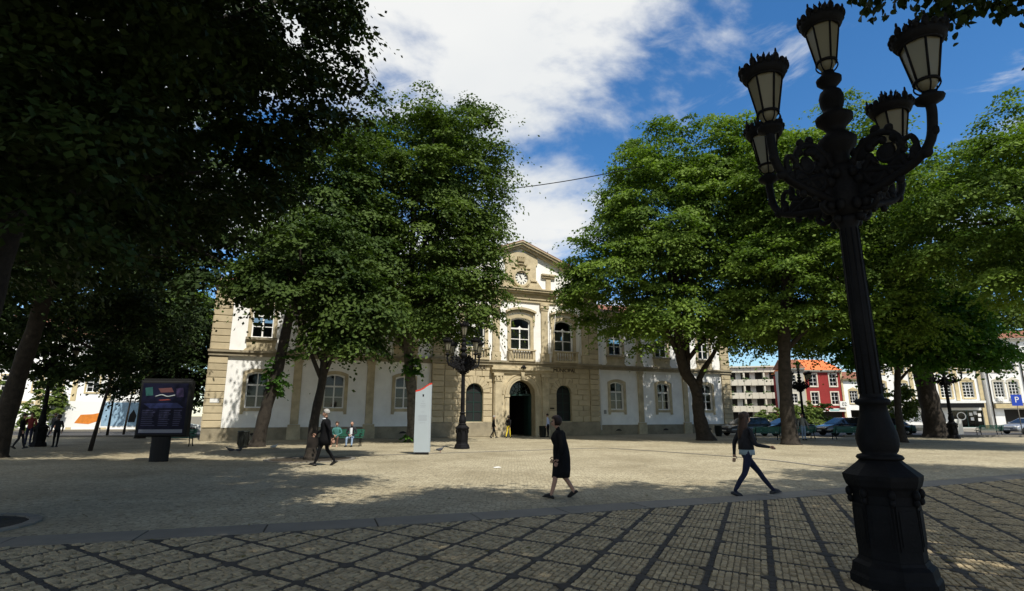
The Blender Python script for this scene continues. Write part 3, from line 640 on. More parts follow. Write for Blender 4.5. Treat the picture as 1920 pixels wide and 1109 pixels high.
def house(name, label, cat, loc, rz, w, dpt, h, m_wall, wins, m_sur, roof=None, roof_h=1.6, sur=.18, nz=3, nx_=2, arch=False, extra_ops=(), cornice=True):
    o = empty(name, loc, rz, label, cat)
    ops = [(x - ww / 2, x + ww / 2, z0, z1) for x, z0, z1, ww in wins] + list(extra_ops)
    mb = MB(); wall_open(mb, -w / 2, w / 2, 0, h, 0, .3, ops); mb.box(-w / 2, -w / 2 + .3, .302, dpt, 0, h); mb.box(w / 2 - .3, w / 2, .302, dpt, 0, h); mb.box(-w / 2 + .3, w / 2 - .3, dpt - .3, dpt, 0, h); mb.obj('wall', m_wall, o)
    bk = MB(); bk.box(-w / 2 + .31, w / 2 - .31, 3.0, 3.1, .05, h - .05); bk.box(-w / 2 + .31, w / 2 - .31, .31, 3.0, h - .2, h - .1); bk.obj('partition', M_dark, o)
    for x, z0, z1, ww in wins: window_simple(o, x, z0, z1, ww, 0, sur, m_sur, nx_, nz, arch=arch)
    if cornice:
        c = MB(); c.box(-w / 2 - .1, w / 2 + .1, -.3, .31, h + .002, h + .22); c.box(-w / 2 - .15, w / 2 + .15, -.45, .31, h + .222, h + .34); c.obj('cornice', m_sur, o)
    if roof:
        r = MB(); z = h + .35; r.add([(-w / 2 - .2, -.5, z), (w / 2 + .2, -.5, z), (w / 2 + .2, dpt + .3, z), (-w / 2 - .2, dpt + .3, z), (-w / 2 - .2, dpt / 2, z + roof_h), (w / 2 + .2, dpt / 2, z + roof_h)], [(0, 1, 5, 4), (2, 3, 4, 5), (3, 0, 4), (1, 2, 5), (0, 3, 2, 1)]); r.obj('roof', roof, o)
    return o
M_cream = mat('cream_render', (.62, .58, .48), .9, .08, .6)
M_red = mat('red_render', (.26, .028, .026), .85, .15, .8)
M_grey = mat('grey_render', (.42, .40, .35), .9, .1, .6)
M_yst = mat('yellow_stone', (.52, .43, .25), .85, .2, 2)
# red house
RY = 92.
red = house('red_house', 'dark red house with cream window frames and an orange tiled roof', 'house', (51.0, RY, 0), R(2), 6.2, 10, 8.6, M_red,
            [(x, z, z + 1.95, 1.15) for x in (-1.55, 1.75) for z in (3.4, 6.35)], M_cream, M_tile2, 2.2, extra_ops=[(-2.9, 2.9, .1, 2.2)])
m = MB(); m.box(-3.0, 3.0, -.5, -.05, 2.25, 2.75); m.obj('shop_fascia', M_white, red)
m = MB(); m.box(-2.6, .2, -.52, -.502, 2.4, 2.6); m.obj('fascia_stripe', mat('sign_red', (.5, .06, .05), .6), red)
m = MB(); m.box(.4, 1.9, -.52, -.502, 2.36, 2.64); m.obj('fascia_stripe', mat('sign_teal', (.3, .5, .5), .6), red)
m = MB(); m.box(-2.9, 2.9, .35, .4, .1, 2.2); m.obj('shop_window', M_dark, red)
m = MB(); m.box(2.0, 3.4, -.75, -.6, 2.9, 3.9); sb_ = m.obj('projecting_sign', M_white, red)
link('lettering', text_mesh('02', .8, .01, M_iron2), sb_, (2.7, -.76, 3.4))
for s_ in (-1, 1):
    m = MB(); m.box(s_ * 3.15 - .15, s_ * 3.15 + .15, -.12, -.002, 0, 8.6); m.obj('pilaster', M_yst, red)
# grey house between
grey = house('grey_house', 'narrow grey rendered house beside the dark red house', 'house', (46.3, 91.6, 0), R(2), 3.0, 3.4, 8.9, M_grey, [(x, z, z + 1.5, 1.0) for x in (-.4,) for z in (3.6, 6.6)], M_cream, M_tile, 1.5)
# white house right of the red one
wh = house('white_house', 'white house just right of the red house with a stone framed window', 'house', (56.9, 92.2, 0), R(2), 5.2, 9, 7.2, M_plaster, [(x, 3.6, 5.6, 1.35) for x in (-1.0, 1.4)], M_yst, M_tile, 1.5, nx_=3, nz=4, arch=True, extra_ops=[(-1.8, 2.0, .1, 2.5)])
# apartment block with balconies
apt = empty('apartment_block', (46.5, 108, 0), R(-14), 'white apartment block stacked with long balconies beyond the parked cars', 'apartment block')
m = MB(); m.box(-5.2, 5.6, 1.3, 12, 0, 12.2); m.box(-7.2, -5.21, -.2, 11, 0, 11.6); m.obj('wall', M_plaster, apt)
for k in range(4):
    z = .4 + k * 2.85
    b = MB(); b.box(-5.2, 5.6, 0, 1.295, z + 2.45, z + 2.7); bo = b.obj('balcony_slab', M_cream, apt)
    for q in range(9):
        p = MB(); p.box(-5.15 + q * 1.2, -4.02 + q * 1.2, -.08, .0 - .002, z + 2.2 + (q % 2) * .03, z + 3.5); p.obj('balcony_panel', M_cream, bo)
    for q in range(4):
        p = MB(); p.box(-4.6 + q * 2.6, -3.0 + q * 2.6, 1.24, 1.297, z + .4, z + 2.2); p.obj('window', M_dark, apt)
    p = MB(); p.box(-6.85, -5.6, -.24, -.202, z + .7, z + 2.1); p.obj('window', M_dark, apt)
    for q in (-5.1, -1.6, 2.0, 5.5):
        p = MB(); p.box(q - .15, q + .15, 0, 1.29, z - .39, z + 2.448); p.obj('pier', M_cream, apt)
    for q in range(3):
        p = MB(); zc = z + 3.5
        for w_ in range(26): p.ball((-4.4 + q * 3.4 + rng.uniform(-.8, .8), .15 + rng.uniform(-.2, .1), zc + rng.uniform(-.5, .35)), rng.uniform(.1, .22), 5, 3)
        p.obj('balcony_plants', mat('balcony_green', (.05, .09, .025), .8, .5, 3), apt)
m = MB(); m.box(-5.6, 6, -.4, 12.2, 12.21, 12.5); m.obj('roof', M_cream, apt); apt.scale = (1, 1, .88)
# shop on the right (front faces the plaza)
shop = empty('shop_building', (55.4, 75.25, 0), R(-15.5), 'white shop building with a dark lettered sign board over its shopfront', 'shop')
wx = [-5.3, -2.8, -.25, 2.3, 4.8]
mb = MB(); wall_open(mb, -6.45, 6.45, 0, 11, 0, .3, [(x - .62, x + .62, z, z + 2.0) for x in wx for z in (3.95, 7.3)] + [(-4.9, -3.4, .1, 2.3), (-.9, .3, .1, 2.4), (2.5, 6.0, .1, 2.3)]); mb.box(-6.45, -6.15, .302, 4, 0, 11); mb.box(6.15, 6.45, .302, 4, 0, 11); mb.box(-6.14, 6.14, 3.7, 4, 0, 11); mb.obj('wall', M_plaster, shop)
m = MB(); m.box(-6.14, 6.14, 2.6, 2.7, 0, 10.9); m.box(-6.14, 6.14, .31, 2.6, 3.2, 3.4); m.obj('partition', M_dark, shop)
for x in wx:
    for z in (3.95, 7.3): window_simple(shop, x, z, z + 2.0, 1.24, 0, .2, M_yst, 3, 5, arch=True)
for x in (-6.2, -1.55, 1.0, 3.55, 6.2):
    m = MB(); m.box(x - .2, x + .2, -.12, -.002, 3.56 if abs(x) < 6 else 0, 10.9); m.obj('pilaster', M_yst, shop)
m = MB(); m.box(-6.6, 6.6, -.45, .3, 11.01, 11.3); m.obj('cornice', M_yst, shop)
m = MB(); m.add([(-6.7, -.6, 11.31), (6.7, -.6, 11.31), (6.7, 4.3, 11.31), (-6.7, 4.3, 11.31), (-6.7, 1.9, 12.8), (6.7, 1.9, 12.8)], [(0, 1, 5, 4), (2, 3, 4, 5), (3, 0, 4), (1, 2, 5), (0, 3, 2, 1)]); m.obj('roof', M_tile, shop)
m = MB(); m.prism([(-2.6, 2.62), (5.9, 2.62), (5.9, 3.2), (-2.6, 3.2)], -.9, -.8); sgn = m.obj('sign_board', mat('sign_black', (.02, .02, .02), .5), shop)
m = MB(); m.box(-2.7, 6.0, -1.2, -.13, 3.21, 3.5); m.obj('canopy', M_white, sgn)
link('lettering', text_mesh('BARBOSA', .56, .015, mat('sign_letter', (.42, .38, .3), .5)), sgn, (-1.0, -.93, 2.9))
for x0, x1 in ((-4.9, -3.4), (-.9, .3), (2.5, 6.0)):
    f = MB(); n = max(1, round((x1 - x0) / 1.7))
    for k in range(n + 1): a = x0 + (x1 - x0) * k / n; f.box(a - .05, a + .05, .12, .2, .1, 2.3)
    f.box(x0, x1, .13, .19, 2.2, 2.3); f.box(x0, x1, .13, .19, .1, .22); fo = f.obj('shopfront', M_green, shop)
    for k in range(n):
        a = x0 + (x1 - x0) * k / n; p = MB(); p.box(a + .05, a + (x1 - x0) / n - .05, .155, .16, .2, 2.2); p.obj('pane', M_glass, fo)
m = MB(); ring_y(m, 3.6, 1.55, .42, .52, .08, .11, 20); m.obj('window_emblem', M_white, shop)
for x, z in ((4.5, 1.6), (5.0, 1.75), (5.45, 1.5), (4.6, 1.0), (5.4, .9)):
    m = MB(); m.box(x, x + .35, .09, .11, z, z + .4); m.obj('window_notice', M_white, shop)
m = MB(); m.box(-5.9, -3.0, -1.2, -.05, 2.7, 2.8); m.prism([(-5.9, 2.4), (-3.0, 2.4), (-3.0, 2.7), (-5.9, 2.7)], -1.2, -1.15); m.obj('awning', M_cream, shop)
# corner building at the far right
cor = house('corner_building', 'white corner building with two tall windows and a green sign at the picture edge', 'building', (68.8, 71.5, 0), R(-15.5), 14, 9, 11.2, M_plaster, [(x, z, z + 2.0, 1.05) for x in (-5.7, -4.1, -1.5, .4, 3, 5) for z in (3.95, 7.3)], M_cream, M_tile, nx_=3, nz=5, sur=.17, arch=True, extra_ops=[(-5.6, -3.2, .1, 2.4), (-1.5, 4.5, .1, 2.4)])
m = MB(); m.box(-6.6, -2.4, -.5, -.05, 2.55, 3.1); m.obj('shop_fascia', M_yst, cor)
m = MB(); m.box(-6.7, 6.7, -.3, -.05, 3.2, 3.4); m.obj('ledge', M_white, cor)
m = MB(); m.box(-3.4, -2.7, -1.1, -.95, 1.7, 3.3); m.obj('projecting_sign', mat('pharmacy_green', (.01, .09, .06), .5), cor)
m = MB(); m.box(-5.6, -3.2, .3, .35, .1, 2.4); m.obj('shop_window', M_dark, cor)
for x in (-6.75, -2.9):
    m = MB(); m.tube([(x, -.1, 0), (x, -.1, 11)], .07, 6); m.obj('drainpipe', M_bark, cor)
for x in (-5.9, -4.4):
    m = MB(); m.box(x - .3, x + .3, -.5, -.06, 3.42, 3.9); ring_y(m, x, 3.66, .1, .2, -.53, -.5, 12); m.obj('air_conditioner', M_white, cor)
# left side
lb = house('pale_building', 'white building seen beneath the dark trees with green shop signs', 'building', (-66, 70, 0), R(14), 22, 9, 13, M_plaster, [(x, 4.6, 6.6, 1.3) for x in (-8, -4.5, -1, 2.5, 6, 9)], M_yst, M_tile, extra_ops=[(-3.6, -1.2, .1, 2.9), (1.4, 3.8, .1, 2.9), (6, 9, .1, 2.9)])
for x in (-2.4, 2.6):
    m = MB(); m.box(x - 1.1, x + 1.1, .32, .4, .1, 2.9); m.obj('shop_window', mat('shop_green', (.02, .16, .08), .4), lb)
m = MB(); m.box(-10.8, 10.8, -.12, -.003, 3.1, 3.4); m.obj('string_course', M_yst, lb)
lb2 = house('annex_building', 'lower white annex behind the poster hoardings with stone piers', 'building', (-47.5, 66, 0), R(20), 13.5, 8, 10.5, M_plaster, [(x, 4.3, 6.0, 1.2) for x in (-5, -1.5, 2, 5)], M_yst, M_tile)
for x in (-6.4, -3.2, .2, 3.6, 6.4):
    m = MB(); m.box(x - .25, x + .25, -.14, -.003, 0, 7.4); m.obj('pier', M_yst, lb2)
M_or = mat('poster_orange', (.6, .2, .03), .6, .2, 3); M_bl = mat('poster_blue', (.25, .38, .5), .6, .2, 3)
for nm, x, y, w, h, mm, rz, lb_ in (('banner', -42.6, 55.5, 4.6, 2.5, M_or, 12, 'white hoarding with an orange panel under the dark trees'), ('hoarding', -37.5, 54.5, 3.8, 2.5, M_bl, 12, 'pale blue printed hoarding beside the orange one')):
    o = empty(nm, (x, y, 0), R(rz), lb_, 'hoarding')
    m = MB(); m.box(-w / 2, w / 2, 0, .06, .5, .5 + h); m.obj('board', M_white, o)
    m = MB(); m.prism([(-w * .02, .9), (w * .25, .8), (w * .46, 1.15), (w * .46, 1.9), (w * .3, 1.75), (w * .08, 1.7)] if nm == 'banner' else [(-w * .44, .65), (w * .44, .65), (w * .44, 2.85), (-w * .44, 2.85)], -.01, -.002); m.obj('print', mm, o)
    if nm == 'hoarding':
        m = MB(); m.prism([(.6, 1.0), (1.2, 1.0), (1.3, 1.6), (1.0, 2.2), (.7, 1.7)], -.016, -.011); m.obj('figure_print', M_iron2, o)
    for s_ in (-1, 1):
        m = MB(); m.box(s_ * (w / 2 - .15) - .05, s_ * (w / 2 - .15) + .05, .065, .14, 0, .5 + h); m.obj('post', M_slab, o)

M_barkd = mat('bark_shaded', (.022, .018, .014), .95, .5, 5, 1., 18)  # bark colour darkened so the shaded trunks sink towards black
# ================================================================== TREES
def leaves_mesh(name, C, Nn, size, seed, m):
    """one kite-shaped leaf face for every position in C with the normal in Nn"""
    r = np.random.default_rng(seed); n = len(C)
    Nn = Nn / np.linalg.norm(Nn, axis=1, keepdims=True)
    a = r.normal(size=(n, 3)); a[:, 2] -= .35; a -= Nn * (a * Nn).sum(1, keepdims=True); a /= np.linalg.norm(a, axis=1, keepdims=True) + 1e-9
    b = np.cross(Nn, a); s = (size * r.uniform(.65, 1.35, n))[:, None]; w = s * r.uniform(.27, .40, n)[:, None]
    V = np.empty((n, 4, 3)); V[:, 0] = C - a * s * .5; V[:, 1] = C + b * w - Nn * s * .06 + a * s * -.05; V[:, 2] = C + a * s * .5 - Nn * s * .1; V[:, 3] = C - b * w - Nn * s * .06 + a * s * -.05
    me = bpy.data.meshes.new(name); me.vertices.add(4 * n); me.loops.add(4 * n); me.polygons.add(n)
    me.vertices.foreach_set('co', V.ravel()); me.loops.foreach_set('vertex_index', np.arange(4 * n, dtype=np.int32)); me.polygons.foreach_set('loop_start', np.arange(0, 4 * n, 4, dtype=np.int32))
    me.materials.append(m); at = me.attributes.new('tint', 'FLOAT', 'FACE')
    return me, at, r
def crown(name, ells, nleaf, size, seed, m, clump=.9, per=130, inner=.16, parent=None, droop=.5):
    """leaves carried on drooping, roughly level sprays that spread over the crown's outer layers"""
    r = np.random.default_rng(seed); E_ = np.array(ells, float)
    vol = (E_[:, 3] * E_[:, 4] * E_[:, 5]) ** .67; nc = max(6, nleaf // per); pr = vol / vol.sum()
    cs, os_, tn, rad = [], [], [], []
    while len(cs) < nc:
        k = r.choice(len(E_), p=pr); d = r.normal(size=3); d /= np.linalg.norm(d)
        if d[2] < -.8: continue
        isin = r.random() < inner
        q = (r.uniform(.3, .68) if isin else r.uniform(.76, .98)) * (1 + .14 * math.sin(d[0] * 5 + d[2] * 4 + k) * math.cos(d[1] * 6 - d[2] * 5 + seed)) + (r.uniform(0, .2) if r.random() < .14 else 0)
        p = E_[k, :3] + d * E_[k, 3:] * q
        if not isin and any(kk != k and np.linalg.norm((p - E_[kk, :3]) / E_[kk, 3:]) < .66 for kk in range(len(E_))): continue
        o_ = np.array([d[0], d[1], 0]) + r.normal(size=3) * np.array([.45, .45, 0]); n_ = np.linalg.norm(o_)
        o_ = o_ / n_ if n_ > .05 else np.array([1., 0, 0]); o_[2] = max(d[2], 0) * .75 + r.normal() * .18
        cs.append(p); os_.append(o_ / np.linalg.norm(o_)); tn.append(r.uniform(0, 1)); rad.append(clump * r.uniform(.55, 1.5))
    cs, os_, tn, rad = map(np.array, (cs, os_, tn, rad))
    cnt = r.poisson(per * (rad / rad.mean()) ** 1.7) + 4; idx = np.repeat(np.arange(nc), cnt); n = len(idx)
    o_ = os_[idx]; up = np.array([0, 0, 1.]); lat = np.cross(up, o_); lat /= np.linalg.norm(lat, axis=1, keepdims=True); nrm = np.cross(o_, lat)
    u = r.normal(size=n) * .5; v = r.normal(size=n) * .42 * (1 - .25 * np.clip(u, -1, 1)); R_ = rad[idx]
    w = -droop * (np.clip(u + .25, 0, 9) ** 2) - .45 * v ** 2 + r.normal(size=n) * .10
    C = cs[idx] + (o_ * u[:, None] + lat * v[:, None] + nrm * w[:, None]) * R_[:, None]
    Nn = nrm * .62 + o_ * (.30 + .5 * np.clip(u, -.4, 1.2))[:, None] + lat * (v * .6)[:, None] + r.normal(size=(n, 3)) * .34
    me, at, r2 = leaves_mesh(name, C, Nn, size, seed + 5, m)
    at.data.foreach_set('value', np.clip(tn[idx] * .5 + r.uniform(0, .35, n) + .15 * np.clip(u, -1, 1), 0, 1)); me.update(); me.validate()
    return link(name, me, parent)
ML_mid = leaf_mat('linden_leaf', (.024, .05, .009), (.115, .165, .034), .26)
ML_lit = leaf_mat('linden_leaf_sunlit', (.034, .072, .012), (.18, .26, .045), .34)  # linden leaf colour raised to carry sunlight on the lit crowns
ML_deep = leaf_mat('linden_leaf_shaded', (.016, .036, .008), (.078, .118, .025), .2)  # same leaf darkened: shade of the left trees put into the colour
ML_dark = leaf_mat('leaf_deep_shade', (.010, .022, .006), (.034, .056, .013), .1)  # near-black leaf colour carries the deep shade of these crowns
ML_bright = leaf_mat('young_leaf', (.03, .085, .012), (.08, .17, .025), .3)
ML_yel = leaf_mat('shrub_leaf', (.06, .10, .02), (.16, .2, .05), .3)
def tree(name, label, group, path, rads, ells, nleaf, size, seed, ml, mb_=None, nl=9, **kw):
    b = path[0]; o = empty(name, (b[0], b[1], 0), 0, label, 'tree', group); r = random.Random(seed)
    P = catmull([(p[0] - b[0], p[1] - b[1], p[2]) for p in path], 6); n = len(P)
    rr = [np.interp(k / (n - 1), np.linspace(0, 1, len(rads)), rads) * (1 + .05 * math.sin(k * 1.7)) for k in range(n)]
    t = MB(); t.tube([P[0] - Vector((0, 0, .05))] + [P[0] + Vector((0, 0, .12))] + P[1:], [rr[0] * 1.45, rr[0] * 1.15] + rr[1:], 12); t.obj('trunk', mb_ or M_bark, o)
    top = P[-1]
    for k in range(nl):
        e = ells[k % len(ells)]; d = Vector((r.uniform(-1, 1), r.uniform(-1, 1), r.uniform(-.3, .9))) * .62
        end = Vector((e[0] - b[0] + d.x * e[3], e[1] - b[1] + d.y * e[4], e[2] + d.z * e[5])); st_ = P[r.randint(int(n * .62), n - 1)]
        mid = st_.lerp(end, .5) + Vector((r.uniform(-.5, .5), r.uniform(-.5, .5), r.uniform(.0, .8)))
        q = catmull([st_, mid, end], 4); l = MB(); l.tube(q, [rads[-1] * .75 * (1 - .8 * i / (len(q) - 1)) + .02 for i in range(len(q))], 6); l.obj('limb', mb_ or M_bark, o)
    c = crown('crown', [(e[0] - b[0], e[1] - b[1], *e[2:]) for e in ells], nleaf, size, seed, ml, parent=o, **kw)
    return o
G1 = 'large trees on the plaza'
tC = tree('linden_tree', 'tall dense tree standing before the hall just left of its clock gable', G1, [(-6.06, 35.2, 0), (-6.2, 35.2, 2.5), (-6.6, 35.2, 6), (-6.6, 35.2, 12)], [.42, .33, .3, .2],
     [(-6.6, 35, 14.5, 5.6, 5.6, 8.6), (-3.9, 34.5, 17, 3.7, 4.2, 5.2), (-9.6, 35.5, 12, 3.7, 5, 6), (-3.4, 34.6, 10, 3.2, 3.8, 4.2), (-6.5, 34.6, 8.2, 4.6, 4, 2.4)], 150000, .2, 11, ML_mid, M_bark2, clump=1.1, per=190, inner=.3)
tree('linden_tree', 'slender leaning tree in a round soil bed behind the man in the suit', G1, [(-7.55, 21.6, 0), (-7.5, 21.6, 1.5), (-7.3, 21.6, 3.2), (-7.4, 21.6, 5.5)], [.21, .17, .15, .1],
     [(-8.2, 21.6, 7.5, 2.6, 2.6, 2.5), (-6.1, 21.3, 5.7, 1.8, 1.9, 1.5), (-9.5, 21.7, 6.7, 1.5, 1.7, 1.1), (-6.5, 21.3, 4.5, 1.5, 1.3, .7)], 38000, .16, 12, ML_deep, M_bark, clump=.65, inner=.25)
tree('linden_tree', 'tree with a strongly leaning bare trunk beside the litter bin', G1, [(-13.5, 30.4, 0), (-13.2, 30.4, 2), (-12.75, 30.4, 4.2), (-12.4, 30.4, 7), (-12, 30.5, 11)], [.36, .31, .29, .25, .16],
     [(-10.8, 31, 13, 3.6, 4.2, 6), (-9.3, 30.5, 10.2, 3.0, 3.4, 3.8), (-12.4, 30.3, 9.6, 1.8, 2.2, 1.4)], 60000, .2, 13, ML_deep, M_bark, clump=1.0, per=170, inner=.3)
sh = crown('shoots', [(.75, -.05, 3.6, .5, .4, 1.2), (1.5, 0, 5.0, .9, .5, .45)], 900, .2, 77, ML_bright, clump=.3, per=30, parent=bpy.data.objects['linden_tree.002'])
sh2 = crown('shoots', [(-.25, -.3, 4.6, .55, .4, .9), (-.1, -.3, .25, .45, .4, .25)], 900, .22, 78, ML_bright, clump=.3, per=30, parent=tC)
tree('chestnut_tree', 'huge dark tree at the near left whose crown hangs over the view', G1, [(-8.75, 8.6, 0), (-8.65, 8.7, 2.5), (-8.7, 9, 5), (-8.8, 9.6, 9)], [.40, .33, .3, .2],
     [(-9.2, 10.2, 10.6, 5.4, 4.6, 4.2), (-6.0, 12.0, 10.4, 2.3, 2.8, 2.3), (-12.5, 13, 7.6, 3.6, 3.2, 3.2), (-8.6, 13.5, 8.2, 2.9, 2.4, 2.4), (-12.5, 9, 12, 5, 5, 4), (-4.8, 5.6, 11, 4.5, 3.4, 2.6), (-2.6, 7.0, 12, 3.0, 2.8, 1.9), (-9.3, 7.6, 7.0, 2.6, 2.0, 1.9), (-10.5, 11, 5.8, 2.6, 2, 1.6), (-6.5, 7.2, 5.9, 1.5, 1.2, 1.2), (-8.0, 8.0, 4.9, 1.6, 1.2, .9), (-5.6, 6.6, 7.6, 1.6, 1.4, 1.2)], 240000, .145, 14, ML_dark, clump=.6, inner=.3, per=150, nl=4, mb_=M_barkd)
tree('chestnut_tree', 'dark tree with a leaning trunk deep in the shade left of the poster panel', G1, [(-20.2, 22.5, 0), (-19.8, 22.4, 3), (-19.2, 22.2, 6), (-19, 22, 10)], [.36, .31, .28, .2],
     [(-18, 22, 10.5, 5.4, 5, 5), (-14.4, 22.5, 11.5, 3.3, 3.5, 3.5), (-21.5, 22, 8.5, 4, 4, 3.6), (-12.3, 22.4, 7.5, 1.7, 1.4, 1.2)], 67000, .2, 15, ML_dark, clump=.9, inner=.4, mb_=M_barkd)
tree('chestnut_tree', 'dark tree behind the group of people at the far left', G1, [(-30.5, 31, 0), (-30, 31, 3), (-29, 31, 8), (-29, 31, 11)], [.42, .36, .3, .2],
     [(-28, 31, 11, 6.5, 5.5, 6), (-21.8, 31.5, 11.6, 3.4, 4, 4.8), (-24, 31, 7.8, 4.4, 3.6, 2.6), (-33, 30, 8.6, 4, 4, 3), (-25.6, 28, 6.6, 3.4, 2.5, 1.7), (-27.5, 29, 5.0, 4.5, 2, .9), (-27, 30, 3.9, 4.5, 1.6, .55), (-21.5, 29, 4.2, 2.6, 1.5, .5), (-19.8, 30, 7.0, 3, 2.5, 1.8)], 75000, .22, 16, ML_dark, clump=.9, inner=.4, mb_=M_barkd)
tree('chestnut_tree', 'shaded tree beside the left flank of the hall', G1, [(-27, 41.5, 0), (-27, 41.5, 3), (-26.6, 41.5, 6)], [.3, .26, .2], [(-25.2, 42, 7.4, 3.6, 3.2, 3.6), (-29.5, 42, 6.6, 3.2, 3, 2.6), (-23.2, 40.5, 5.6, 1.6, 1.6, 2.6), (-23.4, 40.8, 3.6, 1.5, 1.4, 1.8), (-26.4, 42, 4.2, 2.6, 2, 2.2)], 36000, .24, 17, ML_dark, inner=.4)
tree('maple_tree', 'sunlit pale green tree far behind the hall left corner', G1, [(-32.5, 52, 0), (-32.5, 52, 5), (-32.3, 52, 9)], [.3, .26, .16], [(-32.4, 52, 12.2, 3.4, 3.4, 4.2), (-30.5, 52, 10.5, 2.5, 2.5, 2.6)], 22000, .26, 18, ML_lit, inner=.15)
R1 = tree('linden_tree', 'broad tall tree right of the clock gable with a gnarled forked trunk', G1, [(12.9, 38.2, 0), (12.6, 38.2, 1.6), (12.5, 38.2, 3.4), (11.6, 38.2, 5.5), (11.6, 38.2, 12)], [.56, .4, .37, .34, .2],
     [(11.4, 38.2, 15, 4.5, 5.6, 8.8), (7.3, 37.8, 11.2, 3.6, 4.2, 4.6), (14.8, 38.4, 14.5, 3.8, 5.4, 7.6), (12, 37.6, 8.3, 6, 4.8, 2.2), (8.6, 38, 15.2, 2.4, 3, 4.2), (12.5, 42, 17, 5, 4, 6), (16.8, 42.8, 15.5, 4.6, 4, 6.5), (20, 41.5, 14.5, 3.6, 3.6, 5), (16.2, 36.5, 20.0, 2.9, 3, 2.6), (5.4, 38, 10.6, 1.9, 2.4, 2.4), (16.6, 38, 7.6, 3.6, 3, 1.8), (21.5, 43, 8.2, 4, 3, 2.4)], 205000, .21, 21, ML_lit, clump=1.05, per=190, inner=.3)
t = MB(); t.tube(catmull([(-.5, 0, 3.2), (.2, .1, 4.6), (1.3, .2, 6.2), (2.6, .2, 9)], 4), [.2] * 5 + [.18, .16, .14, .13, .12, .11, .1, .09], 8); t.obj('limb', M_bark, R1)
t = MB()
for k in range(9): t.ball((-.26 + rng.uniform(-.15, .1), -.22 + rng.uniform(-.1, .2), 1.6 + k * .28), rng.uniform(.12, .26), 7, 5)
t.obj('burl', M_bark, R1)
tree('linden_tree', 'tall straight trunked tree behind the woman in jeans', G1, [(15.85, 32.6, 0), (15.85, 32.6, 2.5), (16.1, 32.6, 6), (17, 32.8, 12)], [.46, .37, .34, .2],
     [(19.8, 33, 14.0, 5.0, 5.2, 6.8), (17.6, 34, 16.6, 3.2, 3.8, 3.6), (16.9, 32.4, 9.5, 3.6, 4, 3.4), (22.4, 33.4, 11.6, 3.4, 4, 5), (17.3, 33, 14.4, 3.0, 4, 4.6), (20.6, 32, 7.2, 4.6, 3, 1.8), (16.2, 31.8, 7.4, 2.6, 2.4, 1.3)], 118000, .19, 22, ML_lit, clump=1.0, per=180, inner=.28)
tree('young_tree', 'small bright green tree with low spreading tiers before the shops', G1, [(24, 35.2, 0), (24, 35.2, 2), (24.2, 35.1, 4), (24.6, 35, 6.5)], [.26, .2, .18, .1],
     [(25.4, 34.8, 7.2, 4.4, 3.4, 2.2), (27.6, 34.6, 5.6, 3.0, 2.6, 1.3), (22.8, 35, 6.0, 2.4, 2.2, 1.6)], 42000, .22, 23, ML_bright, clump=.75)
tree('linden_tree', 'very thick trunked tree in front of the lettered shop sign', G1, [(32.1, 43.2, 0), (32.0, 43.2, 2), (31.8, 43.2, 4.5), (31.5, 43.2, 9)], [.84, .68, .64, .45],
     [(31, 42, 15, 7, 6, 7.4), (25.5, 42, 16, 4.5, 4.5, 6), (37.5, 42, 15, 6, 5, 7), (33, 40.5, 9.5, 6.6, 4, 2.6)], 80000, .25, 24, ML_mid, clump=1.3, per=190)
tree('linden_tree', 'tree at the right picture edge with long drooping branches', G1, [(29.5, 25.5, 0), (29.4, 25.5, 3), (29, 25.5, 7), (28.5, 25.5, 11)], [.42, .35, .3, .2],
     [(27, 26, 12.4, 4.8, 5, 5.4), (22.9, 26.6, 12.0, 2.8, 3.4, 3.8), (25.6, 25.4, 8.4, 3.6, 3, 2.2), (31, 25, 15, 4, 4, 4)], 95000, .17, 25, ML_lit, clump=.9, per=170, inner=.28)
# trees standing behind and beside the viewer: they shade the foreground and droop in at the top right
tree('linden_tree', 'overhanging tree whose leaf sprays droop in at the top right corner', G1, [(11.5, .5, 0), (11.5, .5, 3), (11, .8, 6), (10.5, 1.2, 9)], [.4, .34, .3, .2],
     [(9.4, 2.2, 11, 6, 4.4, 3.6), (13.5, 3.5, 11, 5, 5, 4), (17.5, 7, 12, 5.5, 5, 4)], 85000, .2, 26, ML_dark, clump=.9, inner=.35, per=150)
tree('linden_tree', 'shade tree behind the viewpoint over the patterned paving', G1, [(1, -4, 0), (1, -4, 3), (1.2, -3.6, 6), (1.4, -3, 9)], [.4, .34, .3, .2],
     [(2.5, .2, 11.2, 5.6, 4.2, 3.2), (-3, -.5, 11.4, 5, 4, 3.4), (-7, 2, 12, 4, 4, 3), (-2.5, 2.6, 10.8, 3.4, 2.6, 2), (5.5, 1.5, 13.2, 4, 3.4, 2.4)], 90000, .23, 27, ML_dark, clump=1.0, inner=.35, per=150)

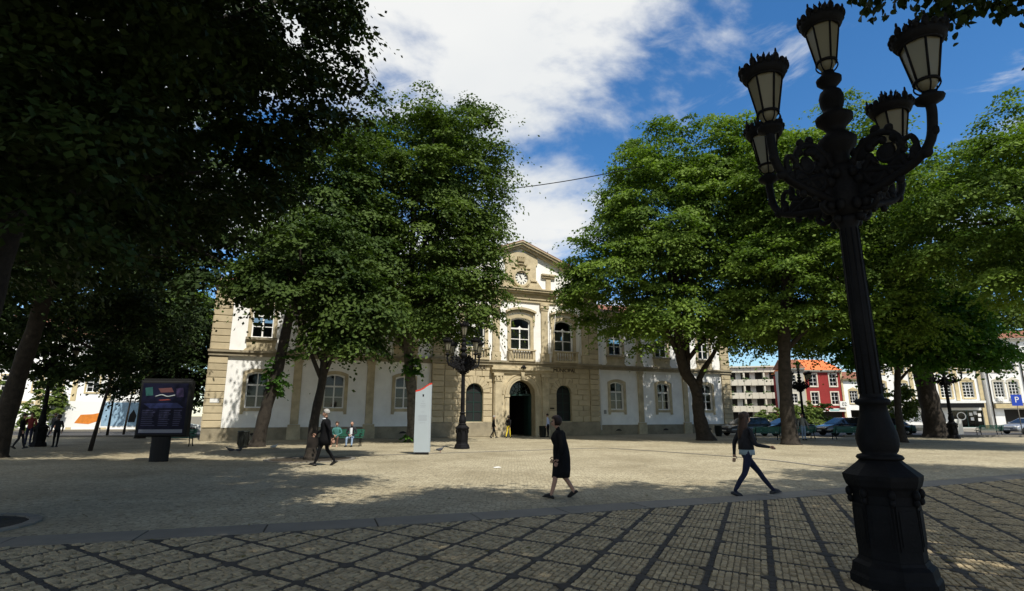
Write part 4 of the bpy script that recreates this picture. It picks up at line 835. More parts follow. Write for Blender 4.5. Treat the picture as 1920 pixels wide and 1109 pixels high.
def heart_leaves(name, ells, n, size, seed, m, parent):
    r = random.Random(seed); mb = MB(); prof = [(-.5, 0), (-.42, .3), (-.12, .43), (.2, .3), (.56, 0), (.2, -.3), (-.12, -.43), (-.42, -.3)]
    for q in range(n):
        e = r.choice(ells); p = Vector((e[0] + r.gauss(0, .5) * e[3], e[1] + r.gauss(0, .5) * e[4], e[2] + r.gauss(0, .5) * e[5]))
        a = Vector((r.gauss(0, .6), r.gauss(0, .6), -.9)).normalized(); b = a.cross(Vector((r.gauss(0, 1), r.gauss(0, 1), r.gauss(0, .4)))).normalized(); c = a.cross(b); z = size * r.uniform(.6, 1.25)
        mb.add([p + (a * u + b * v + c * (abs(v) * .35 - u * u * .2)) * z for u, v in prof], [tuple(range(8))], False, r.random())
    for e in ells:
        for q in range(3):
            s_ = Vector((e[0] + r.uniform(-.6, .6) * e[3], e[1] + r.uniform(-.3, .3), e[2] + .9)); mb.tube([s_ + Vector((.5, -.6, 1.2)), s_, Vector((e[0] + r.uniform(-.8, .8) * e[3], e[1], e[2] - .5 * e[5]))], [.02, .012, .004], 4)
    o = mb.obj(name, m, parent); return o
ov = bpy.data.objects['linden_tree.006']; bx, by = ov.location.x, ov.location.y
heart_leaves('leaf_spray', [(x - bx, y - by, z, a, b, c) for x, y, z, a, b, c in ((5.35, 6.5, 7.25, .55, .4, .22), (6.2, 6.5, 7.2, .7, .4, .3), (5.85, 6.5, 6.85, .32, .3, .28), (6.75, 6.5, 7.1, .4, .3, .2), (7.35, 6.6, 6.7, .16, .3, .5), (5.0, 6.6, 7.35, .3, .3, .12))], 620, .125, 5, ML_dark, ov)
def sapling(loc, h, lean, label):
    o = empty('sapling', loc, 0, label, 'young tree', 'thin young trunks at the left'); t = MB(); t.tube([(0, 0, 0), (lean * .5, 0, h * .5), (lean, 0, h)], [.1, .075, .05], 7); t.obj('trunk', M_bark, o)
    crown('crown', [(lean, 0, h + .5, 1.1, 1.0, .8)], 1500, .2, int(h * 100), ML_dark, clump=.5, per=40, parent=o)
sapling((-19.6, 26.7, 0), 3.6, .5, 'thin leaning young tree left of the poster panel')
sapling((-31.1, 43.9, 0), 3.4, .1, 'thin upright young tree behind the lone walking man')
sapling((-34, 50, 0), 4.2, .3, 'thin young tree in front of the blue hoarding')
def bush(loc, e, n, size, seed, ml, label, name='bush'):
    o = empty(name, loc, 0, label, 'shrub', 'shrubs around the plaza')
    t = MB()
    for k in range(4): t.tube([(0, 0, 0), (rng.uniform(-.5, .5) * e[0][3], rng.uniform(-.4, .4) * e[0][4], e[0][2])], [.05, .02], 5)
    t.obj('stems', M_bark, o); crown('foliage', e, n, size, seed, ml, clump=.4, per=60, parent=o)
bush((-45.5, 55, 0), [(0, 0, 1.9, 2.2, 1.8, 1.9), (.4, 0, 3.6, 1.3, 1.2, 1.6)], 7000, .24, 31, ML_yel, 'yellow green conical shrub in the middle of the left street view')
bush((-50, 53, 0), [(0, 0, 3.9, 2.4, 1.8, 1.4)], 3500, .24, 32, ML_yel, 'light loose shrub near the green shop front')
bush((-56, 53, 0), [(0, 0, 3.5, 2.4, 1.8, 1.9)], 4000, .24, 33, ML_mid, 'shrub at the far left edge of the street view')
bush((31.5, 66, 0), [(0, 0, 1.3, 3.2, 2, 1.5), (2.5, 0, 1.6, 2, 1.6, 1.7)], 8000, .24, 34, ML_yel, 'bright green hedge behind the parked cars and under the balconies')
bush((32.4, 47.4, 0), [(0, 0, 2.9, 1.7, 1.4, 1.1), (.2, 0, 2.0, 1.2, 1, .9)], 4500, .2, 35, ML_yel, 'small pale green tree before the shop sign')
bush((45.5, 84, 0), [(0, 0, 2.0, 2.2, 1.5, 1.8)], 4000, .26, 36, ML_mid, 'green shrub beside the red house shopfront')
bush((53.2, 83, 0), [(0, 0, 2.2, 1.6, 1.2, 2.0)], 3000, .26, 37, ML_yel, 'narrow shrub between the red house and the white one')

# ================================================================== LAMP POSTS
M_milk = bpy.data.materials.new('milk_glass'); M_milk.use_nodes = True
_t = M_milk.node_tree; _b = _t.nodes['Principled BSDF']; _b.inputs['Base Color'].default_value = (.36, .34, .25, 1); _b.inputs['Roughness'].default_value = .25
_tl = _t.nodes.new('ShaderNodeBsdfTranslucent'); _tl.inputs[0].default_value = (.42, .40, .29, 1); _x = _t.nodes.new('ShaderNodeMixShader'); _x.inputs[0].default_value = .6
_t.links.new(_b.outputs[0], _x.inputs[1]); _t.links.new(_tl.outputs[0], _x.inputs[2]); _t.links.new(_x.outputs[0], _t.nodes['Material Output'].inputs[0])
def build_lamp():
    o = empty('street_lamp', (3.7, 5.8, 0), R(0), 'tall black cast iron lamp post with five lanterns towering at the near right', 'street lamp', 'five lantern lamp posts on the plaza')
    p = MB(); n = 8; ro = PI / 8
    p.lathe([(.385, 0), (.385, .09), (.365, .12), (.35, .2), (.31, .23), (.295, .26)], n, rot=ro, smooth=False); p.obj('foot', M_iron, o)
    p = MB(); p.lathe([(.29, .262), (.278, .84), (.285, .86), (.30, .9), (.325, .93), (.345, .99), (.35, 1.03), (.30, 1.07), (.215, 1.14), (.185, 1.17)], n, rot=ro, smooth=False)
    po = p.obj('pedestal', M_iron, o)
    for k in range(8):
        a = 2 * PI * k / 8; q = MB(); q.box(-.09, .09, -.013, .013, .36, .76); q.box(-.068, .068, -.022, .012, .40, .72); me = q.mesh('panel', M_iron); me.transform(Matrix.Translation((0, -.262, 0))); link('panel', me, po, (0, 0, 0), a)
        q = MB(); q.ball((0, -.305, .86), (.035, .035, .05), 7, 5); q.ball((0, -.30, .79), (.027, .03, .04), 7, 5); me = q.mesh('bracket', M_iron); link('bracket', me, po, (0, 0, 0), a + PI / 8)
    p = MB(); p.lathe([(.195, 1.172), (.21, 1.19), (.195, 1.215), (.15, 1.23), (.17, 1.26), (.185, 1.32), (.188, 1.38), (.178, 1.44), (.155, 1.52), (.13, 1.62), (.12, 1.70), (.15, 1.715), (.163, 1.74), (.15, 1.765), (.112, 1.775), (.106, 1.8), (.09, 3.62), (.11, 3.66), (.125, 3.7), (.11, 3.74)], 20); p.obj('shaft', M_iron, o)
    for k in range(10):
        a = 2 * PI * k / 10; q = MB(); q.tube([(.103 * math.cos(a), .103 * math.sin(a), 1.82), (.088 * math.cos(a), .088 * math.sin(a), 3.6)], .010, 4); q.obj('flute', M_iron, o)
    p = MB(); p.lathe([(.13, 3.742), (.16, 3.8), (.19, 3.9), (.2, 4.02), (.17, 4.12), (.19, 4.2), (.17, 4.3), (.13, 4.34)], 14)
    for k in range(8):
        a = 2 * PI * k / 8
        p.ball((.2 * math.cos(a), .2 * math.sin(a), 3.84), (.05, .05, .07), 6, 5); p.ball((.2 * math.cos(a), .2 * math.sin(a), 4.2), (.05, .05, .06), 6, 5)
    p.obj('hub', M_iron, o)
    p = MB(); p.lathe([(.13, 4.342), (.10, 4.42), (.12, 4.5), (.185, 4.57), (.2, 4.66), (.14, 4.72), (.09, 4.77), (.12, 4.83), (.19, 4.9), (.195, 4.95), (.11, 5.01), (.10, 5.05), (.125, 5.12), (.13, 5.2), (.11, 5.27), (.065, 5.31), (.075, 5.34), (.13, 5.4), (.135, 5.44), (.07, 5.5), (.07, 5.53)], 16); p.obj('stem', M_iron, o)
    # one arm, in the xz plane
    am = MB()
    am.tube(catmull([(.14, 0, 3.9), (.34, 0, 3.93), (.56, 0, 3.98), (.8, 0, 4.06), (.95, 0, 4.2), (1.0, 0, 4.44), (1.0, 0, 4.58)], 5), [.05] * 10 + [.045] * 21, 8)
    am.tube(catmull([(.13, 0, 4.3), (.25, 0, 4.44), (.42, 0, 4.52), (.6, 0, 4.46), (.68, 0, 4.3), (.6, 0, 4.18), (.48, 0, 4.2), (.44, 0, 4.3), (.5, 0, 4.36)], 5), [.045 - .0006 * k for k in range(41)], 7)
    am.tube(catmull([(.72, 0, 4.03), (.66, 0, 4.14), (.52, 0, 4.1), (.4, 0, 4.0), (.3, 0, 4.06), (.28, 0, 4.2), (.36, 0, 4.27), (.4, 0, 4.2)], 5), [.035] * 36, 6)
    am.tube(catmull([(.16, 0, 3.8), (.28, 0, 3.76), (.36, 0, 3.83), (.3, 0, 3.9)], 4), .03, 6)
    for x, z, r in ((.3, 4.5, .05), (.44, 4.57, .055), (.58, 4.52, .05), (.9, 4.1, .06), (.99, 4.28, .055), (.62, 3.93, .045), (.45, 3.9, .04), (.68, 4.3, .05)): am.ball((x, 0, z), (r, r * .8, r), 7, 5)
    am.lathe([(.04, 0), (.05, .02), (.12, .06), (.13, .09), (.06, .13), (.06, .15)], 12, (1.0, 0, 4.53)); 
    am.tube(catmull([(.13, 0, 4.05), (.3, 0, 4.16), (.5, 0, 4.1), (.72, 0, 4.02)], 5), .04, 6)
    am.tube(catmull([(.74, 0, 4.06), (.82, 0, 4.2), (.78, 0, 4.33), (.68, 0, 4.3), (.7, 0, 4.2)], 4), .03, 6)
    for x, z, r in ((.2, 4.42, .06), (.36, 4.4, .05), (.5, 4.42, .045), (.2, 4.12, .07), (.34, 4.3, .05), (.55, 4.05, .05), (.24, 3.84, .06), (.78, 4.1, .055), (.16, 3.7, .05), (.62, 4.4, .05)): am.ball((x, 0, z), (r, r * .9, r), 7, 5)
    for x, z, rx, rz_ in ((.3, 4.14, .15, .09), (.52, 4.27, .1, .11), (.26, 4.4, .1, .1), (.44, 4.06, .14, .07), (.62, 4.14, .1, .08), (.38, 4.45, .12, .07), (.22, 3.98, .1, .08), (.8, 4.15, .06, .09)): am.ball((x, 0, z), (rx, .028, rz_), 9, 6)
    ame = am.mesh('arm', M_iron)
    # lantern meshes, z measured from the lantern foot
    HX = 6; LS = .66; fr = MB(); P6 = lambda r, k: (r * math.cos(2 * PI * k / HX), r * math.sin(2 * PI * k / HX))
    fr.lathe([(.06, 0), (.075, .03), (.05, .05)], 10)
    for k in range(HX):
        a, b = P6(.155, k), P6(.265, k); fr.tube([(*a, .17), (*b, .66)], .018, 5)
        c = P6(.05, k); fr.tube(catmull([(*c, .03), (*P6(.12, k), .05), (*P6(.17, k), .11), (*a, .17)], 3), .012, 5)
    fr.tube([(.157 * math.cos(2 * PI * k / 24), .157 * math.sin(2 * PI * k / 24), .17) for k in range(25)], .021, 6)
    fr.tube([(.268 * math.cos(2 * PI * k / 24), .268 * math.sin(2 * PI * k / 24), .66) for k in range(25)], .021, 6)
    frm = fr.mesh('lantern', M_iron)
    rf = MB(); rf.lathe([(.27, .655), (.31, .67), (.345, .72), (.365, .78), (.34, .79), (.26, .82), (.18, .85), (.14, .87), (.15, .885), (.12, .9)], 18); rfm = rf.mesh('roof', M_iron)
    crs = MB(); crs.lathe([(.315, .745), (.35, .745), (.35, .765), (.315, .765)], 24)
    for k in range(18):
        a = 2 * PI * k / 18; x, y = .345 * math.cos(a), .345 * math.sin(a); h = .13 if k % 3 == 0 else .085
        crs.ball((x, y, .765 + h * .4), (.05, .05, h * .6), 6, 5)
        if k % 3 == 0: crs.ball((x * 1.03, y * 1.03, .90), (.02, .02, .045), 5, 4)
    crm = crs.mesh('cresting', M_iron)
    cw = MB()
    cw.lathe([(.09, .885), (.105, .9), (.11, .92)], 12)
    for k in range(10):
        a = 2 * PI * k / 10; x, y = .12 * math.cos(a), .12 * math.sin(a); cw.tube([(x, y, .9), (x * 1.3, y * 1.3, 1.0)], [.034, .008], 5); cw.ball((x * 1.15, y * 1.15, .955), (.03, .03, .035), 5, 4)
    cwm = cw.mesh('crown_finial', M_iron)
    pm = MB(); a, b = P6(.15, 0), P6(.15, 1); c, d_ = P6(.26, 1), P6(.26, 0); pm.add([(*a, .175), (*b, .175), (*c, .655), (*d_, .655)], [(0, 1, 2, 3)]); pme = pm.mesh('pane', M_milk)
    bw = MB(); bw.lathe([(.045, .05), (.1, .08), (.135, .125), (.148, .168)], 14); bwm = bw.mesh('bowl', M_milk)
    for me in (frm, rfm, crm, cwm, pme, bwm): me.transform(Matrix.Diagonal((LS, LS, .95, 1)))
    def lantern(x, y, z, rz, tall=.87):
        l = link('lantern', frm, o, (x, y, z), rz); l.scale = (1, 1, tall)
        for nm, me in (('roof', rfm), ('cresting', crm), ('crown_finial', cwm), ('bowl', bwm)): link(nm, me, l)
        for k in range(HX): link('pane', pme, l, (0, 0, 0), 2 * PI * k / HX)
    for k in range(4):
        a = R(-69) + k * PI / 2; link('arm', ame, o, (0, 0, 0), a); lantern(math.cos(a), math.sin(a), 4.65, a + .3)
    lantern(0, 0, 5.5, .5, .97)
    return o
lamp = build_lamp()
for loc, rz, lb_ in (((-2.48, 28.45, 0), R(20), 'black five lantern lamp post standing before the hall left arched window'), ((25.7, 50.1, 0), R(5), 'far black lamp post in front of the red house'),
                     ((-25.1, 30.4, 0), R(40), 'lamp post hidden in the deep shade at the far left'), ((31.6, 40.9, 0), R(30), 'lamp post beside the thick trunk before the shops')):
    c = copy_tree(lamp); c.location = loc; c.rotation_euler = (0, 0, rz); c['label'] = lb_

# ================================================================== STREET FURNITURE
# poster panel
k = empty('poster_panel', (-12.62, 20.6, 0), R(6), 'dark double sided poster panel on a stout pedestal', 'poster panel')
m = MB(); m.hprism([(.33 * math.cos(a), .16 * math.sin(a)) for a in [2 * PI * i / 16 for i in range(16)]], 0, .86); m.obj('pedestal', M_iron2, k)
m = MB(); m.cbox(-.88, .88, -.14, .14, .862, 2.86, .05); m.box(-.82, .82, -.10, .10, 2.862, 2.93); m.obj('case', M_iron2, k)
M_navy = mat('poster_navy', (.005, .0055, .018), .5, .4, 2.5, spec=.12); m = MB(); m.box(-.78, .78, -.146, -.142, .96, 2.76); pr = m.obj('poster', M_navy, k)
m = MB(); m.box(-.74, .74, -.15, -.147, 1.0, 1.12); m.obj('poster_strip', mat('poster_pale', (.16, .17, .21), .5), pr)
for x0, x1, z0, z1, c in ((-.7, .7, 1.86, 2.06, (.012, .018, .08)), (-.2, .22, 2.14, 2.19, (.22, .04, .025)), (-.7, -.4, 2.3, 2.62, (.015, .07, .065)), (.36, .66, 2.25, 2.6, (.03, .018, .06)), (-.25, .3, 2.42, 2.6, (.09, .035, .035))):
    m = MB(); w_ = (x1 - x0) * .18; m.prism([(x0 + w_, z0), (x1, z0 + .02), (x1 - w_, z1), (x0, z1 - .03)], -.15, -.147); m.obj('poster_figure', mat('pf%d' % int(x0 * 100 + z0 * 10), c, .5), pr)
m = MB(); m.tube(catmull([(-.32, -.149, 2.28), (-.1, -.149, 2.34), (.1, -.149, 2.28), (.35, -.149, 2.33)], 4), .025, 5); m.obj('poster_script', mat('poster_white', (.25, .27, .27), .5), pr)
for i in range(9):
    z = 1.25 + i * .066
    for a, b in ((-.7, -.2), (-.12, .3), (.38, .7)): m = MB(); m.box(a, b - rng.uniform(0, .15), -.149, -.147, z, z + .025); m.obj('poster_line', mat('poster_dim', (.035, .035, .08), .5), pr)
# information pylon
k = empty('information_pylon', (-3.8, 24.25, 0), R(-4), 'tall white information pylon with a red curved top', 'information pylon')
m = MB(); m.box(-.28, .28, -.06, .06, 0, .1); m.obj('plinth', M_iron2, k)
top = [(.34, 2.96), (.25, 2.93), (.12, 2.85), (0, 2.76), (-.14, 2.69), (-.34, 2.64)]
m = MB(); m.prism([(-.34, .1), (.34, .1)] + [(x, z - .04) for x, z in top], -.075, .075); m.obj('panel', mat('pylon_shaded_white', (.36, .41, .44), .4, .03, 2), k)  # white panel whose grey-blue base colour carries its shade
m = MB()
for (xa, za), (xb, zb) in zip(top, top[1:]): m.prism([(xa, za - .038), (xa, za + .03), (xb, zb + .03), (xb, zb - .038)], -.076, .076)
m.obj('red_cap', mat('pylon_red', (.6, .05, .03), .4), k)
M_pt = mat('pylon_print', (.3, .33, .37), .5)
m = MB(); m.prism([(-.03, 2.4), (.03, 2.4), (.035, 2.5), (-.035, 2.5)], -.078, -.0755); m.obj('crest_print', M_iron2, k)
m = MB()
for i, (z, w_) in enumerate([(2.2, .04), (2.1, .1), (2.02, .13), (1.96, .1), (1.75, .07), (1.6, .19), (1.55, .2), (1.5, .17), (1.45, .2), (1.4, .18), (1.3, .12)]): m.box(-w_, w_, -.0775, -.0755, z, z + .018)
m.obj('text_print', M_pt, k)
# benches
def build_bench(loc, rz, label):
    o = empty('bench', loc, rz, label, 'bench', 'green slatted benches around the plaza')
    for x in (-.8, .8):
        m = MB(); m.tube(catmull([(x, -.24, 0), (x, -.2, .25), (x, -.24, .42), (x, .15, .42), (x, .24, .6), (x, .33, .85)], 3), .028, 6); m.tube([(x, .18, .42), (x, .2, .2), (x, .3, 0)], .028, 6); m.tube(catmull([(x, -.22, .43), (x, -.24, .62), (x, 0, .66), (x, .26, .66)], 3), .022, 6); m.obj('leg', M_iron2, o)
    for k_ in range(6): m = MB(); m.box(-.95, .95, -.25 + k_ * .072, -.19 + k_ * .072, .445, .475); m.obj('slat', M_wood, o)
    for k_ in range(5):
        z = .52 + k_ * .075; y = .185 + k_ * .033; m = MB(); m.box(-.95, .95, y, y + .028, z, z + .06); m.obj('slat', M_wood, o)
    return o
bn = build_bench((-8.95, 30.7, 0), R(4), 'green bench with two seated people before the hall wall')
for loc, rz, lb_ in (((-18, 30.6, 0), R(8), 'empty green bench in the shade behind the poster panel'), ((17.1, 38.4, 0), R(178), 'dark bench between the woman in jeans and the tall straight trunk'),
                     ((20.3, 40.1, 0), R(182), 'green bench beside the man in the grey shirt'), ((23.0, 39.4, 0), R(180), 'dark bench in front of the black hatchback'), ((32.1, 45.0, 0), R(184), 'green bench seen from behind under the shop canopy'), ((37.6, 45.0, 0), R(180), 'bench at the far right in front of the silver car'), ((28.8, 44.0, 0), R(180), 'bench behind the small bright green tree trunk')):
    c = copy_tree(bn); c.location = loc; c.rotation_euler = (0, 0, rz); c['label'] = lb_
def build_bin(loc, label):
    o = empty('litter_bin', loc, 0, label, 'litter bin', 'dark litter bins')
    m = MB(); m.lathe([(.2, .03), (.235, .1), (.27, .78), (.29, .8), (.29, .84), (.25, .85), (.24, .6)], 16); m.obj('body', mat('bin_dark', (.018, .022, .02), .6), o)
    m = MB(); m.lathe([(.22, 0), (.22, .028)], 16); m.obj('foot', M_iron2, o)
    for k_ in range(12):
        a = 2 * PI * k_ / 12; m = MB(); m.tube([(.25 * math.cos(a), .25 * math.sin(a), .14), (.285 * math.cos(a), .285 * math.sin(a), .76)], .012, 4); m.obj('rib', M_iron2, o)
    return o
b1 = build_bin((-13.75, 29.3, 0), 'dark litter bin at the foot of the leaning trunk')
for loc, lb_ in (((16.5, 45.6, 0), 'dark litter bin behind the gnarled trunk by the hall wall'), ((2.35, 43.6, 0), 'grey litter bin beside the person in a pale blue shirt')):
    c = copy_tree(b1); c.location = loc; c['label'] = lb_
# signs on posts
def sign(name, loc, rz, h, w, hh, mm, label, txt, tm):
    o = empty(name, loc, rz, label, 'sign'); m = MB(); m.tube([(0, .03, 0), (0, .03, h)], .035, 8); m.obj('post', M_slab, o)
    m = MB(); m.box(-w / 2, w / 2, -.02, .0, h - hh, h); m.obj('plate', mm, o)
    if txt: link('lettering', text_mesh(txt, hh * .75, .004, tm), o, (0, -.026, h - hh * .48))
    return o
M_blue = mat('sign_blue', (.02, .06, .42), .4)
sg1 = sign('parking_sign', (29.3, 43.0, 0), R(-8), 2.3, .55, .75, M_white, 'small white parking sign with a blue square before the shops', None, M_white)
m = MB(); m.box(-.17, .17, -.028, -.022, 1.83, 2.2); m.obj('blue_square', M_blue, sg1); link('lettering', text_mesh('P', .36, .004, M_white), sg1, (0, -.034, 2.02))
sign('parking_sign', (44.0, 49.2, 0), R(-8), 3.4, .85, .95, M_blue, 'blue parking sign on a post at the right picture edge', 'P', M_white)
k = empty('notice_board', (33.3, 42.6, 0), R(-12), 'white standing notice board beside the thick trunk', 'notice board'); m = MB(); m.box(-.35, .35, 0, .05, .25, 1.35); m.obj('board', M_white, k)
for x in (-.3, .3): m = MB(); m.box(x - .03, x + .03, .052, .09, 0, 1.3); m.obj('leg', M_slab, k)
ow = MB(); ow.tube(catmull([(-9, 42.5, 19.4), (-2, 40.5, 18.75), (3.5, 38, 18.35), (10, 34.8, 18.3)], 8), .035, 5); tag(ow.obj('overhead_wire', M_iron2), 'thin dark wire strung between the two crowns across the sky', 'wire')
pp = MB(); pp.add([(-.12, -.08, .02), (.12, -.06, .022), (.13, .08, .03), (-.1, .09, .02), (.0, .0, .045)], [(0, 1, 4), (1, 2, 4), (2, 3, 4), (3, 0, 4)]); tag(pp.obj('paper_scrap', M_white, None, (-.47, 18.1, 0), .4), 'white scrap of paper lying on the sunlit paving', 'litter')

# ================================================================== CARS
M_tyre = mat('tyre', (.015, .015, .015), .9); M_rim = mat('rim_metal', (.35, .36, .37), .35, metal=.8); M_cglass = mat('car_glass', (.012, .014, .016), .06, spec=.6)
def car(label, loc, rz, paint, kind='sedan'):
    o = empty('parked_car', loc, rz, label, 'car', 'cars parked along the street')
    lw, hr = (4.4, 1.42) if kind == 'sedan' else (4.0, 1.48); x0, x1 = -lw / 2, lw / 2
    if kind == 'sedan': low = [(x0, .35), (x0 - .02, .6), (x0 + .05, .88), (x0 + .75, .95), (x1 - 1.25, .93), (x1 - .35, .78), (x1, .62), (x1 + .02, .4), (x1 - .1, .24), (x0 + .1, .24)]; roof = [(x0 + .5, .94), (x0 + 1.15, hr - .06), (x0 + 1.7, hr), (x0 + 2.3, hr - .03), (x1 - 1.05, .92)]
    else: low = [(x0, .35), (x0 - .02, .6), (x0 + .02, .95), (x0 + .5, .97), (x1 - 1.15, .95), (x1 - .3, .78), (x1, .62), (x1 + .02, .4), (x1 - .1, .24), (x0 + .1, .24)]; roof = [(x0 + .04, .96), (x0 + .4, hr - .05), (x0 + .9, hr), (x0 + 2.1, hr - .05), (x1 - .95, .94)]
    def loft(prof, ws):
        mb = MB(); cx_ = sum(p[0] for p in prof) / len(prof); cz_ = sum(p[1] for p in prof) / len(prof); rg = []
        for y, s_ in ws: rg.append([(cx_ + (x - cx_) * s_, y, cz_ + (z - cz_) * s_) for x, z in prof])
        mb.rings(rg, True); return mb
    loft(low, [(-.86, .93), (-.83, .985), (-.7, 1), (.7, 1), (.83, .985), (.86, .93)]).obj('body', paint, o)
    mb = MB(); rg = []
    for z_, yy in ((0, 0),): pass
    def cab(y, k_): return [(x * 1.0 - (x - 0) * .02 * k_, y, z) for x, z in roof]
    n = len(roof); vs = []; 
    for s_ in (-1, 1):
        for x, z in roof: vs.append((x, s_ * (.80 - .17 * (z - .93) / (hr - .93)), z))
    mb.add(vs, [tuple(range(n)), tuple(range(2 * n - 1, n - 1, -1))] + [(k_, k_ + n, k_ + n + 1, k_ + 1) for k_ in range(n - 1)], False); mb.obj('cabin', paint, o)
    cz_ = (.93 + hr) / 2; cx_ = sum(p[0] for p in roof) / n
    for s_ in (-1, 1):
        mb = MB(); P = [(cx_ + (x - cx_) * .86, .97 + (z - .93) * .78) for x, z in roof]; mb.add([(x, s_ * (.806 - .17 * (z - .93) / (hr - .93)), z) for x, z in P], [tuple(range(n))]); mb.obj('side_window', M_cglass, o)
    for a, b, nm in ((roof[-1], roof[-2], 'windscreen'), (roof[0], roof[1], 'rear_window')):
        d = .012 if nm == 'windscreen' else -.012; mb = MB(); A = (a[0] + (b[0] - a[0]) * .1 + d, a[1] + (b[1] - a[1]) * .1 + .01); B = (a[0] + (b[0] - a[0]) * .9 + d, a[1] + (b[1] - a[1]) * .9 + .01)
        mb.add([(A[0], -.7, A[1]), (A[0], .7, A[1]), (B[0], .58, B[1]), (B[0], -.58, B[1])], [(0, 1, 2, 3)]); mb.obj(nm, M_cglass, o)
    for x in (x0 + .8, x1 - .82):
        for s_ in (-1, 1):
            w = MB(); w.lathe([(.2, -.1), (.3, -.1), (.32, -.06), (.32, .06), (.3, .1), (.2, .1)], 18); me = w.mesh('wheel', M_tyre); me.transform(Matrix.Rotation(PI / 2, 4, 'X')); wo = link('wheel', me, o, (x, s_ * .8, .32))
            w = MB(); w.lathe([(.2, -.05), (.2, .05), (.06, .085)], 10); me = w.mesh('rim', M_rim); me.transform(Matrix.Rotation(-s_ * PI / 2, 4, 'X')); link('rim', me, wo, (0, s_ * .03, 0))
    for s_ in (-1, 1):
        mb = MB(); mb.ball((x1 - .1, s_ * .6, .66), (.14, .17, .08), 8, 5); mb.obj('headlight', mat('lamp_lens', (.6, .62, .62), .1), o)
        mb = MB(); mb.ball((x0 + .04, s_ * .65, .76), (.07, .13, .1), 8, 5); mb.obj('taillight', mat('tail_lens', (.35, .02, .02), .2), o)
        mb = MB(); mb.ball((x1 - 1.35, s_ * .93, .97), (.07, .1, .065), 7, 5); mb.obj('wing_mirror', paint, o)
    mb = MB(); mb.box(x1 + .0, x1 + .03, -.26, .26, .38, .48); mb.obj('number_plate', M_white, o)
    mb = MB(); mb.box(x1 - .04, x1 + .025, -.5, .5, .5, .58); mb.obj('grille', M_iron2, o)
M_cblk = mat('paint_black', (.012, .013, .016), .18, coat=.8); M_cgry = mat('paint_slate', (.05, .055, .065), .2, coat=.8); M_csil = mat('paint_silver', (.32, .33, .34), .28, metal=.5, coat=.6); M_cwht = mat('paint_white', (.6, .62, .62), .25, coat=.6)
car('dark grey hatchback parked left of the straight trunk', (19.2, 47.0, 0), R(196), M_cgry, 'hatch')
car('black saloon half hidden behind the straight tree trunk', (22.4, 46.8, 0), R(188), M_cblk)
car('black hatchback parked below the red house', (27.3, 47.2, 0), R(186), M_cblk, 'hatch')
car('long black saloon left of the near lamp post', (29.8, 45.9, 0), R(182), M_cblk)
car('silver saloon parked by the shops at the right picture edge', (46.2, 51.0, 0), R(188), M_csil)
car('white car parked beside the hall left corner', (-29.5, 50.2, 0), R(30), M_cwht, 'hatch')

# ================================================================== PEOPLE
def skin_body(segs, verts, name, parent, root):
    """verts: {key: (pos, radius)}; segs: [(a, b, material index)]"""
    keys = list(verts); ix = {k_: i for i, k_ in enumerate(keys)}
    me = bpy.data.meshes.new(name); me.from_pydata([verts[k_][0] for k_ in keys], [(ix[a], ix[b]) for a, b, _ in segs], [])
    ob = bpy.data.objects.new(name, me); COL.objects.link(ob); md = ob.modifiers.new('skin', 'SKIN'); md.branch_smoothing = .4
    if not me.skin_vertices: me.skin_vertices.new()
    sv = me.skin_vertices[0].data
    for k_ in keys:
        r_ = verts[k_][1]; sv[ix[k_]].radius = r_ if hasattr(r_, '__len__') else (r_, r_); sv[ix[k_]].use_root = (k_ == root)
    sb_ = ob.modifiers.new('sub', 'SUBSURF'); sb_.levels = 2; sb_.render_levels = 2
    dg = bpy.context.evaluated_depsgraph_get(); nm = bpy.data.meshes.new_from_object(ob.evaluated_get(dg)); bpy.data.objects.remove(ob)
    return nm
